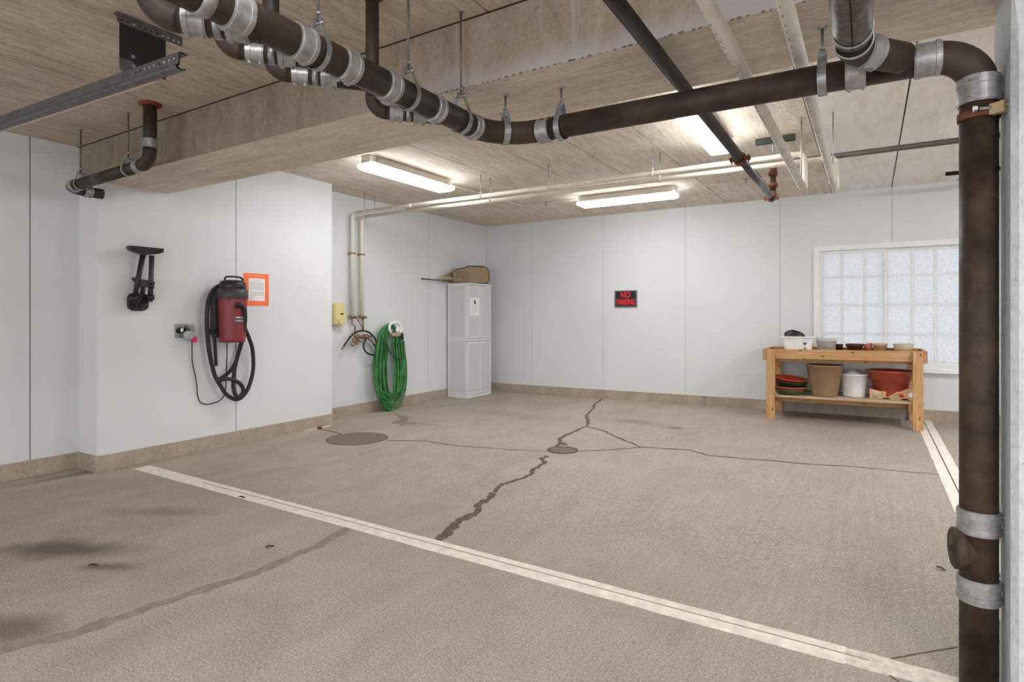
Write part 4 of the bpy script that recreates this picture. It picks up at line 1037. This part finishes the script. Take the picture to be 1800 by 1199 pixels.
for k in range(8):
    z = 1.53 - .019 * k; a = 7.80 + random.uniform(0, .04); b = 7.98 - random.uniform(0, .05)
    while a < b: l = random.uniform(.01, .03); m.box(cx1 + .004, cx1 + .0044, a, a + l, z - .002, z + .002); a += l + .008
m.build('print', 'print', sh)
# tan tool on top of the cabinet
tn = thing('yard_tool', 'tan bag-shaped yard tool with handle and thin rod lying on the cabinet', 'tool', (-5.77, 8.03, 1.893))
tu = V((.5, .866, 0)).normalized(); tw = V((-tu.y, tu.x, 0)); tc = V((-5.765, 8.03, 1.896))
def tp(s_, z, w=0): return tc + tu * s_ + Z * z + tw * w
pf = [(-.335, .012), (-.20, .0), (.24, .0), (.30, .012), (.333, .05), (.337, .13), (.33, .22), (.30, .275), (.24, .30), (-.03, .30), (-.10, .268), (-.30, .218), (-.335, .19), (-.345, .10)]
m = MB(); rows = []
for w_, k in ((-.085, .90), (-.075, .97), (-.04, 1.0), (.04, 1.0), (.075, .97), (.085, .90)):
    rows.append([tp(s_ * k, .15 + (z - .15) * k, w_) for s_, z in pf + [pf[0]]])
m.grid(rows, False)
for r in (rows[0], rows[-1]): m.add(r[:-1], [tuple(range(len(pf)))])
m.build('body', 'tan', tn, .006)
m = MB(); pd = [(-.32, .03), (-.08, .015), (-.055, .06), (-.055, .15), (-.08, .20), (-.12, .215), (-.30, .20)]
m.prism([tp(a, b, -.0855) for a, b in pd], tw * -.003); m.build('side_panel', 'tan_dark', tn)
m = MB(); m.tube([tp(s_, z + .002 * (1 if z > .1 else -0), 0) for s_, z in pf[1:14]], .009, 8); m.build('piping', 'tan_trim', tn)
m = MB(); m.tube([tp(s_ * .92, .15 + (z - .15) * .92, -.083) for s_, z in pf[2:10]], .008, 8); m.build('piping', 'tan_trim', tn)
m = MB(); m.disc(tp(-.245, .06, -.086), -tw, .022, .008, 14); kb = m.build('knob', 'tan_light', tn)
m = MB(); m.disc(tp(-.245, .06, -.094), -tw, .008, .003, 10); m.build('knob_screw', 'tan_trim', kb)
h0 = V((-5.915, 7.80, 1.965)); h1 = V((-5.93, 7.46, 1.985))
m = MB(); m.obox((h0 + h1) / 2 + Z * .0, (h1 - h0) / 2, X * .02, Z * .022); m.build('grip', 'tan_light', tn, .012)
m = MB(); m.tube(spline([tp(-.33, .19), V((-5.925, 7.66, 2.04)), V((-5.925, 7.56, 2.01)), V((-5.93, 7.47, 1.985))], 6), .014, 10); m.build('neck', 'tan_dark', tn)
m = MB(); m.tube(spline([V((-5.93, 7.46, 1.985)), V((-5.932, 7.43, 1.955)), V((-5.93, 7.445, 1.915)), V((-5.93, 7.52, 1.905))], 6), .012, 10); m.build('hook', 'tan_light', tn)
m = MB(); m.tube([V((-5.93, 7.70, 1.925)), V((-5.935, 7.02, 1.930))], .0095, 10); rd = m.build('rod', 'tan_trim', tn)
m = MB(); m.tube([V((-5.935, 7.02, 1.930)), V((-5.9355, 6.97, 1.931))], .012, 10); m.build('rod_tip', 'black', rd)

# ------------------------------------------------------------------ lit sign on the back wall
sg = thing('sign', 'small black sign with red NO PARKING lettering on the back wall', 'sign', (-3.305, YB, 1.62))
sx0, sx1, sz0, sz1 = -3.492, -3.118, 1.488, 1.758
m = MB(); m.box(sx0, sx1, YB - .012, YB, sz0, sz1); m.build('board', 'signface', sg)
m = MB(); t = .016
m.box(sx0, sx1, YB - .018, YB - .011, sz0, sz0 + t); m.box(sx0, sx1, YB - .018, YB - .011, sz1 - t, sz1); m.box(sx0, sx0 + t, YB - .018, YB - .011, sz0 + t, sz1 - t); m.box(sx1 - t, sx1, YB - .018, YB - .011, sz0 + t, sz1 - t)
m.build('frame', 'signframe', sg)
text_part('NO', .125, (-3.31, YB - .0125, 1.683), X, Z, 'signred', sg, 'lettering', .001, .82, bold=.0035)
text_part('PARKING', .125, (-3.305, YB - .0125, 1.568), X, Z, 'signred', sg, 'lettering', .001, .60, bold=.0035)

# ------------------------------------------------------------------ manhole cover, drain and bits on the floor
mh = thing('manhole_cover', 'plain round dark manhole cover in the floor near the left wall', 'cover', (-4.795, 4.55, 0))
m = MB(); m.lathe([(0, .004), (.315, .004), (.318, .002), (.318, -.02)], (-4.795, 4.55, 0), Z, 48, False); m.build('lid', 'lid', mh)
m = MB(); m.lathe([(.318, -.02), (.318, .0035), (.333, .0035), (.335, -.02)], (-4.795, 4.55, 0), Z, 48, False); m.build('rim', 'crack', mh)
fd = thing('floor_drain', 'small round floor drain grate where the floor cracks meet', 'drain', (-2.605, 5.205, 0))
dz = fz(-2.605, 5.205)
m = MB(); m.lathe([(0, .001), (.13, .001), (.13, -.02)], (-2.605, 5.205, dz), Z, 32, False); m.build('sump', 'dark', fd)
m = MB(); m.lathe([(.130, -.01), (.130, .008), (.155, .007), (.157, -.01)], (-2.605, 5.205, dz), Z, 32, False); m.build('rim', 'crack', fd)
m = MB()
for k in range(-4, 5):
    h = math.sqrt(.127 ** 2 - (k * .0275) ** 2); m.obox((-2.605 + k * .0275, 5.205, dz + .004), X * .0075, Y * h, Z * .003)
for k in (-2, 0, 2):
    h = math.sqrt(.127 ** 2 - (k * .03) ** 2); m.obox((-2.605, 5.205 + k * .03, dz + .0035), X * h, Y * .005, Z * .0025)
m.build('grate', 'grate', fd)
stp = thing('metal_strip', 'thin pale metal strip lying on the floor at the end of the bay', 'strip', (-5.66, 4.9, 0))
a, b = on_floor(536, 758.5), on_floor(582, 749.5)
m = MB(); d = (b - a) / 2; m.obox((a + b) / 2 + Z * .008, d, V((-d.y, d.x, 0)).normalized() * .008, Z * .006); m.build('bar', 'pvc_grey', stp)
m = MB(); q = on_floor(562, 754); m.lathe([(0, 0), (.028, 0), (.03, .02), (.015, .03), (0, .03)], q, Z, 12); m.build('knob', 'rust', stp)
def leaf(label, px, py, l, rot):
    p = on_floor(px, py); d = V((math.cos(rot), math.sin(rot), 0)); n = V((-d.y, d.x, 0))
    m = MB(); m.grid([[p + d * (l * (u - .5)) + n * (v * l * .22 * math.sin(math.pi * min(.97, max(.03, u)))) + Z * (.006 + .006 * abs(v) + .004 * math.sin(u * 5)) for v in (-1, -.4, .3, 1)] for u in (0, .2, .45, .7, 1)])
    m.grid([[p + d * (l * (u - .5)) + n * (v * l * .22 * math.sin(math.pi * min(.97, max(.03, u)))) + Z * (.0045 + .006 * abs(v) + .004 * math.sin(u * 5)) for v in (-1, -.4, .3, 1)] for u in (0, .2, .45, .7, 1)])
    return tag(m.build('dry_leaf', 'tan_trim', None), label, 'leaf')
leaf('dark dry leaf lying against the cream bay line', 425, 876, .05, .5)
leaf('dark dry leaf on the floor left of the cracked strip', 474, 963, .05, 1.2)
leaf('dark dry leaf on the floor near the drain stack', 1654, 1002 - 0, .045, -.4)
leaf('dark speck of leaf inside the large oil stain', 164, 996, .045, .9)

# ------------------------------------------------------------------ workbench
by0, by1, bl, br = 8.035, 8.80, -1.12, .525
wb = thing('workbench', 'rough pine potting bench standing under the window', 'bench', (-.3, 8.4, .03))
tilt = lambda x: .010 * (x + .3) / .8
RIM = .935
for lx0, lx1 in ((bl, bl + .10), (br - .10, br)):
    for ly0, ly1 in ((by0, by0 + .042), (by1 - .045, by1)):
        m = MB(); zf = fz((lx0 + lx1) / 2, ly0); m.box(lx0, lx1, ly0, ly1, zf, RIM + tilt(lx0) - .004); m.build('leg', 'woodz', wb, .003)
def board(name, x0, x1, y0, y1, z0, z1, mat, par=None):
    m = MB(); vs = [V((x, y, z + tilt(x))) for z in (z0, z1) for y in (y0, y1) for x in (x0, x1)]
    m.add(vs, [(0, 2, 3, 1), (4, 5, 7, 6), (0, 1, 5, 4), (1, 3, 7, 5), (3, 2, 6, 7), (2, 0, 4, 6)]); return m.build(name, mat, par or wb, .003)
board('apron', bl, br, by0 + .044, by0 + .082, .815, RIM, 'woodx'); board('apron', bl, br, by1 - .085, by1 - .047, .815, RIM + .006, 'woodx')
board('end_board', bl - .042, bl - .002, by0 + .0, by1, .795, RIM, 'woody'); board('end_board', br + .002, br + .040, by0, by1, .80, RIM, 'woody')
for k in range(4):
    y0 = by0 + .084 + k * .1495; board('top_board', bl, br, y0, y0 + .146, .868, .900, 'woodx')
board('cross_rail', bl + .10, bl + .14, by0 + .09, by1 - .09, .79, .866, 'woody'); board('cross_rail', br - .14, br - .10, by0 + .09, by1 - .09, .79, .866, 'woody')
board('lower_rail', bl + .002, br - .002, by0 + .14, by0 + .178, .775, .866, 'woodx')
SH = .352
for k in range(4):
    y0 = by0 + .012 + .032 + k * .165; board('shelf_board', bl + .002, br - .002, y0, y0 + .162, SH - .028, SH, 'shelf')
for x0 in (bl + .03, br - .14): board('shelf_cleat', x0, x0 + .04, by0 + .045, by1 - .046, SH - .125, SH - .030, 'woody')
board('shelf_rail', bl + .075, br - .145, by0 + .30, by0 + .338, SH - .11, SH - .029, 'woodx')
# things on the bench top
TT = .900
xa = lambda px, y: on_y(px, 600, y).x
def zt(x): return TT + tilt(x) + .0005
def pot(name, label, cat, x, y, z, prof, mat, inner=None, group=None, axis=Z, seg=36, rim_mat=None):
    t = thing(name, label, cat, (x, y, z), group)
    m = MB(); m.lathe(prof, (x, y, z), axis, seg); m.build('body', mat, t); return t
def potprof(rb, rt, h, t=.008, rim=0, rimh=0):
    p = [(0, 0), (rb, 0)]
    if rim: p += [(rt - rim - .004, h - rimh), (rt, h - rimh)]
    p += [(rt, h), (rt - t, h)]
    p += [(rb - t, .01), (0, .01)]
    return p
# white tub with black scoop
tx, ty = xa(1403.5, 8.42), 8.42
tb = thing('tub', 'white rectangular tub with blue print at the left end of the bench', 'tub', (tx, ty, zt(tx)))
rows = []
hw0, hw1 = .152, .190
def rr(hx, hy, z, n=6, r=.03):
    q = []
    for cx, cy, a0 in ((hx - r, hy - r, 0), (-hx + r, hy - r, 90), (-hx + r, -hy + r, 180), (hx - r, -hy + r, 270)):
        q += [V((tx + cx + r * math.cos(math.radians(a0 + 90 * i / n)), ty + cy + r * math.sin(math.radians(a0 + 90 * i / n)), zt(tx) + z)) for i in range(n + 1)]
    return q + [q[0]]
m = MB(); rows = [rr(.150, .10, 0), rr(.182, .128, .172), rr(.204, .148, .176), rr(.206, .150, .190), rr(.180, .126, .192), rr(.148, .098, .008)]
m.grid(rows, False); m.add(rows[0][:-1], [tuple(range(len(rows[0]) - 1))]); m.add(rows[-1][:-1], [tuple(range(len(rows[-1]) - 1))]); m.build('body', 'white', tb)
m = MB(); f0 = V((tx + .085, ty - .115, zt(tx) + .075))
m.obox(f0 + Z * .035, X * .022, Y * .004, Z * .012); m.obox(f0 + Z * .018, X * .014, Y * .004, Z * .008); m.obox(f0 - Z * .025, X * .010, Y * .004, Z * .004); m.obox(f0 - Z * .045, X * .018, Y * .006, Z * .005)
m.build('printed_mark', 'blue', tb)
sc = thing('garden_glove', 'shiny black bundle heaped in the white rectangular tub', 'bundle', (tx - .04, ty, zt(tx) + .1))
m = MB(); n = 14; rows = []
for i in range(9):
    a = math.pi / 2 * i / 8
    rows.append([V((tx - .045 + .128 * math.cos(a) * math.cos(b) * (1 + .12 * math.sin(3 * b + i)) - .025 * math.sin(a), ty + .08 * math.cos(a) * math.sin(b), zt(tx) + .13 + (.145 + .02 * math.sin(2 * b + i * .7) * math.cos(a)) * math.sin(a) ** .8)) for b in [2 * math.pi * k / 24 for k in range(25)]])
m.grid(rows); m.build('heap', 'black', sc)
sc.name = 'black_bundle'; WORLD['black_bundle'] = WORLD['garden_glove']
# white pail with wire handle
px_, py_ = xa(1453, 8.56), 8.56
pb = pot('pail', 'white plastic pail with wire handle beside the rectangular tub', 'bucket', px_, py_, zt(px_), [(0, 0), (.100, 0), (.112, .128), (.122, .128), (.122, .140), (.116, .140), (.116, .152), (.124, .152), (.124, .162), (.117, .162), (.097, .008), (0, .008)], 'thin_white')
m = MB(); m.tube(spline([V((px_ - .122, py_ - .01, zt(px_) + .135)), V((px_ - .09, py_ - .085, zt(px_) + .075)), V((px_ - .01, py_ - .125, zt(px_) + .045)), V((px_ + .075, py_ - .10, zt(px_) + .055)), V((px_ + .122, py_ - .01, zt(px_) + .13))], 8), .0022, 6); m.build('wire_handle', 'rod', pb)
def small(label, pxl, pxr, y, h, rb, rt, mat, rim=0, name='flower_pot'):
    x = (xa(pxl, y) + xa(pxr, y)) / 2
    return pot(name, label, 'pot', x, y, zt(x), potprof(rb, rt, h, .008, rim, h * .3), mat), x
small('small dark red pot half hidden behind the white pail', 1469, 1481, 8.665, .085, .042, .048, 'claydark', .005)
t, x = small('wide dark brown bowl pot in the middle of the bench', 1488, 1517, 8.62, .092, .075, .104, 'claydark', .006)
t, x = small('pale terracotta pot with a smaller pot leaning at its left side', 1535, 1557, 8.64, .098, .068, .086, 'clay', .006)
lx = xa(1533, 8.66); lt = thing('flower_pot', 'small clay pot leaning against the left side of the pale terracotta pot', 'pot', (lx, 8.66, zt(lx)))
m = MB(); m.lathe(potprof(.032, .046, .085, .006), (lx - .03, 8.655, zt(lx) + .012), (-.28, 0, .96), 24); m.build('body', 'terra', lt)
small('wide beige clay pot nearest the right end of the bench', 1573, 1603, 8.60, .098, .086, .112, 'beige')
# things on the shelf
SZ_ = lambda x: SH + tilt(x) + .0005
sau = thing
sxs, sys_ = xa(1389.5, 8.26), 8.26
def saucer(label, z, rb, rt, h, mat, tiltv=(0, 0, 1), dx=0):
    return pot('plant_saucer', label, 'saucer', sxs + dx, sys_, z, [(0, 0), (rb, 0), (rt, h - .008), (rt + .008, h - .006), (rt + .009, h), (rt - .004, h), (rb - .006, .007), (0, .007)], mat, axis=V(tiltv), group='stacked plant saucers')
z = SZ_(sxs)
saucer('sage green plant saucer at the bottom of the stack', z, .150, .182, .062, 'sage')
saucer('orange terracotta plant saucer, second from the bottom of the stack', z + .050, .165, .194, .052, 'terra', (0, 0, 1), .004)
saucer('dark green plant saucer, just below the red one in the stack', z + .092, .155, .194, .075, 'dgreen', (.06, -.02, 1), .002)
saucer('red plastic plant saucer on top of the stack', z + .148, .160, .194, .062, 'orange_red', (.10, -.06, 1), -.004)
bx, byy = xa(1449, 8.25), 8.25
pot('planter', 'tall olive-tan tapered planter between the saucers and the white bucket', 'pot', bx, byy, SZ_(bx), [(0, 0), (.140, 0), (.145, .010), (.146, .03), (.206, .372), (.213, .376), (.213, .388), (.204, .390), (.196, .384), (.135, .02), (0, .02)], 'planter')
bx, byy = xa(1501.5, 8.36), 8.36
wbk = pot('bucket', 'round white bucket with a crumpled white bag on the shelf', 'bucket', bx, byy, SZ_(bx), [(0, 0), (.120, 0), (.126, .012), (.146, .265), (.152, .266), (.153, .280), (.146, .282), (.118, .02), (0, .02)], 'white')
bg_ = thing('plastic_bag', 'crumpled white plastic bag stuffed in the round white bucket', 'bag', (bx, byy, SZ_(bx) + .25))
m = MB(); random.seed(4); rows = []
for i in range(7):
    r = .132 * (1 - i / 6) ** .75; rows.append([V((bx - .02 * i / 6 + r * math.cos(a) * random.uniform(.9, 1.02), byy + r * math.sin(a) * random.uniform(.9, 1.02), SZ_(bx) + .262 + .05 * (i / 6) ** 1.3 + random.uniform(-.005, .012))) for a in [2 * math.pi * k / 20 for k in range(20)]]); rows[-1].append(rows[-1][0])
m.grid(rows, False); m.build('folds', 'paper', bg_)
# fruit box with the big planter
fx, fy = xa(1568.5, 8.37), 8.37
fb = thing('fruit_box', 'low cardboard fruit box printed with red tomatoes under the large planter', 'box', (fx, fy, SZ_(fx)))
hx, hy, bz = .232, .16, SZ_(fx)
m = MB(); m.box(fx - hx, fx + hx, fy - hy, fy + hy, bz, bz + .006); m.build('bottom', 'card', fb)
edge = [(-hx, 0), (hx, 0), (hx, .135), (hx - .03, .105), (hx - .055, .14), (hx - .10, .135), (hx - .17, .098), (hx - .36, .094), (-hx + .06, .105), (-hx, .12)]
for s in (-1, 1):
    m = MB(); m.prism([V((fx + a, fy + s * hy, bz + b)) for a, b in edge], Y * (.004 * s)); sd = m.build('side_panel', 'card', fb)
    if s < 0:
        yy = fy - hy - .0042
        for cx, mt in ((-.02, 'tomato'), (.115, 'tomato')):
            k = MB(); k.lathe([(0, 0), (.024, 0), (.024, .0008), (0, .0008)], (fx + cx - .03, yy, bz + .055), -Y, 18); k.build('printed_tomato', mt, sd)
        k = MB(); k.lathe([(0, 0), (.040, 0), (.040, .0006), (0, .0006)], (fx - hx + .055, yy, bz + .05), -Y, 20); k.build('printed_badge', 'beige', sd)
        k = MB(); k.box(fx - .005, fx + .062, yy - .0008, yy, bz + .014, bz + .082); k.build('printed_label', 'leafprint', sd)
        k = MB(); [k.box(fx + .0, fx + .058, yy - .0014, yy - .0008, z_, z_ + .006) for z_ in (bz + .066, bz + .036, bz + .020)]; k.build('label_print', 'card', sd)
        k = MB(); k.box(fx - .115, fx - .10, yy - .0008, yy, bz + .005, bz + .09); k.build('printed_stripe', 'leafprint', sd)
        k = MB(); k.box(fx + .155, fx + .215, yy - .0008, yy, bz + .045, bz + .092); k.build('price_sticker', 'paper', sd)
        for cx in (-.062, .12):
            k = MB(); k.prism([V((fx + cx + .045 * math.cos(a), yy - .0006, bz + .003 + .018 * math.sin(a))) for a in [math.pi * i / 10 for i in range(11)]], Y * .0005); k.build('hand_hole', 'dark', sd)
for s in (-1, 1):
    m = MB(); m.box(fx + s * hx - .002, fx + s * hx + .002, fy - hy, fy + hy, bz, bz + .12); m.build('end_panel', 'card', fb)
for s in (-1, 1):
    m = MB(); m.obox((fx + s * (hx - .012), fy - hy + .03, bz + .132), X * .016, Y * .02, V((s * .01, 0, .012))); m.build('corner_clip', 'black', fb)
pz = bz + .012
pot('planter', 'large red-brown round planter sitting in the cardboard fruit box', 'pot', fx - .022, fy, pz, [(0, 0), (.150, 0), (.158, .012), (.200, .205), (.222, .212), (.232, .295), (.254, .302), (.262, .315), (.256, .326), (.240, .326), (.224, .300), (.150, .02), (0, .02)], 'terra_red')
sl_ = thing('white_board', 'flat white board with blue edge lying at the back of the bench shelf', 'board', (-.45, 8.68, SH))
m = MB(); m.box(-.85, .15, 8.60, 8.74, SH + .002, SH + .03); m.build('panel', 'white', sl_, .003)
m = MB(); m.box(-.85, .15, 8.5985, 8.6, SH + .010, SH + .018); m.build('blue_edge', 'blue', sl_)
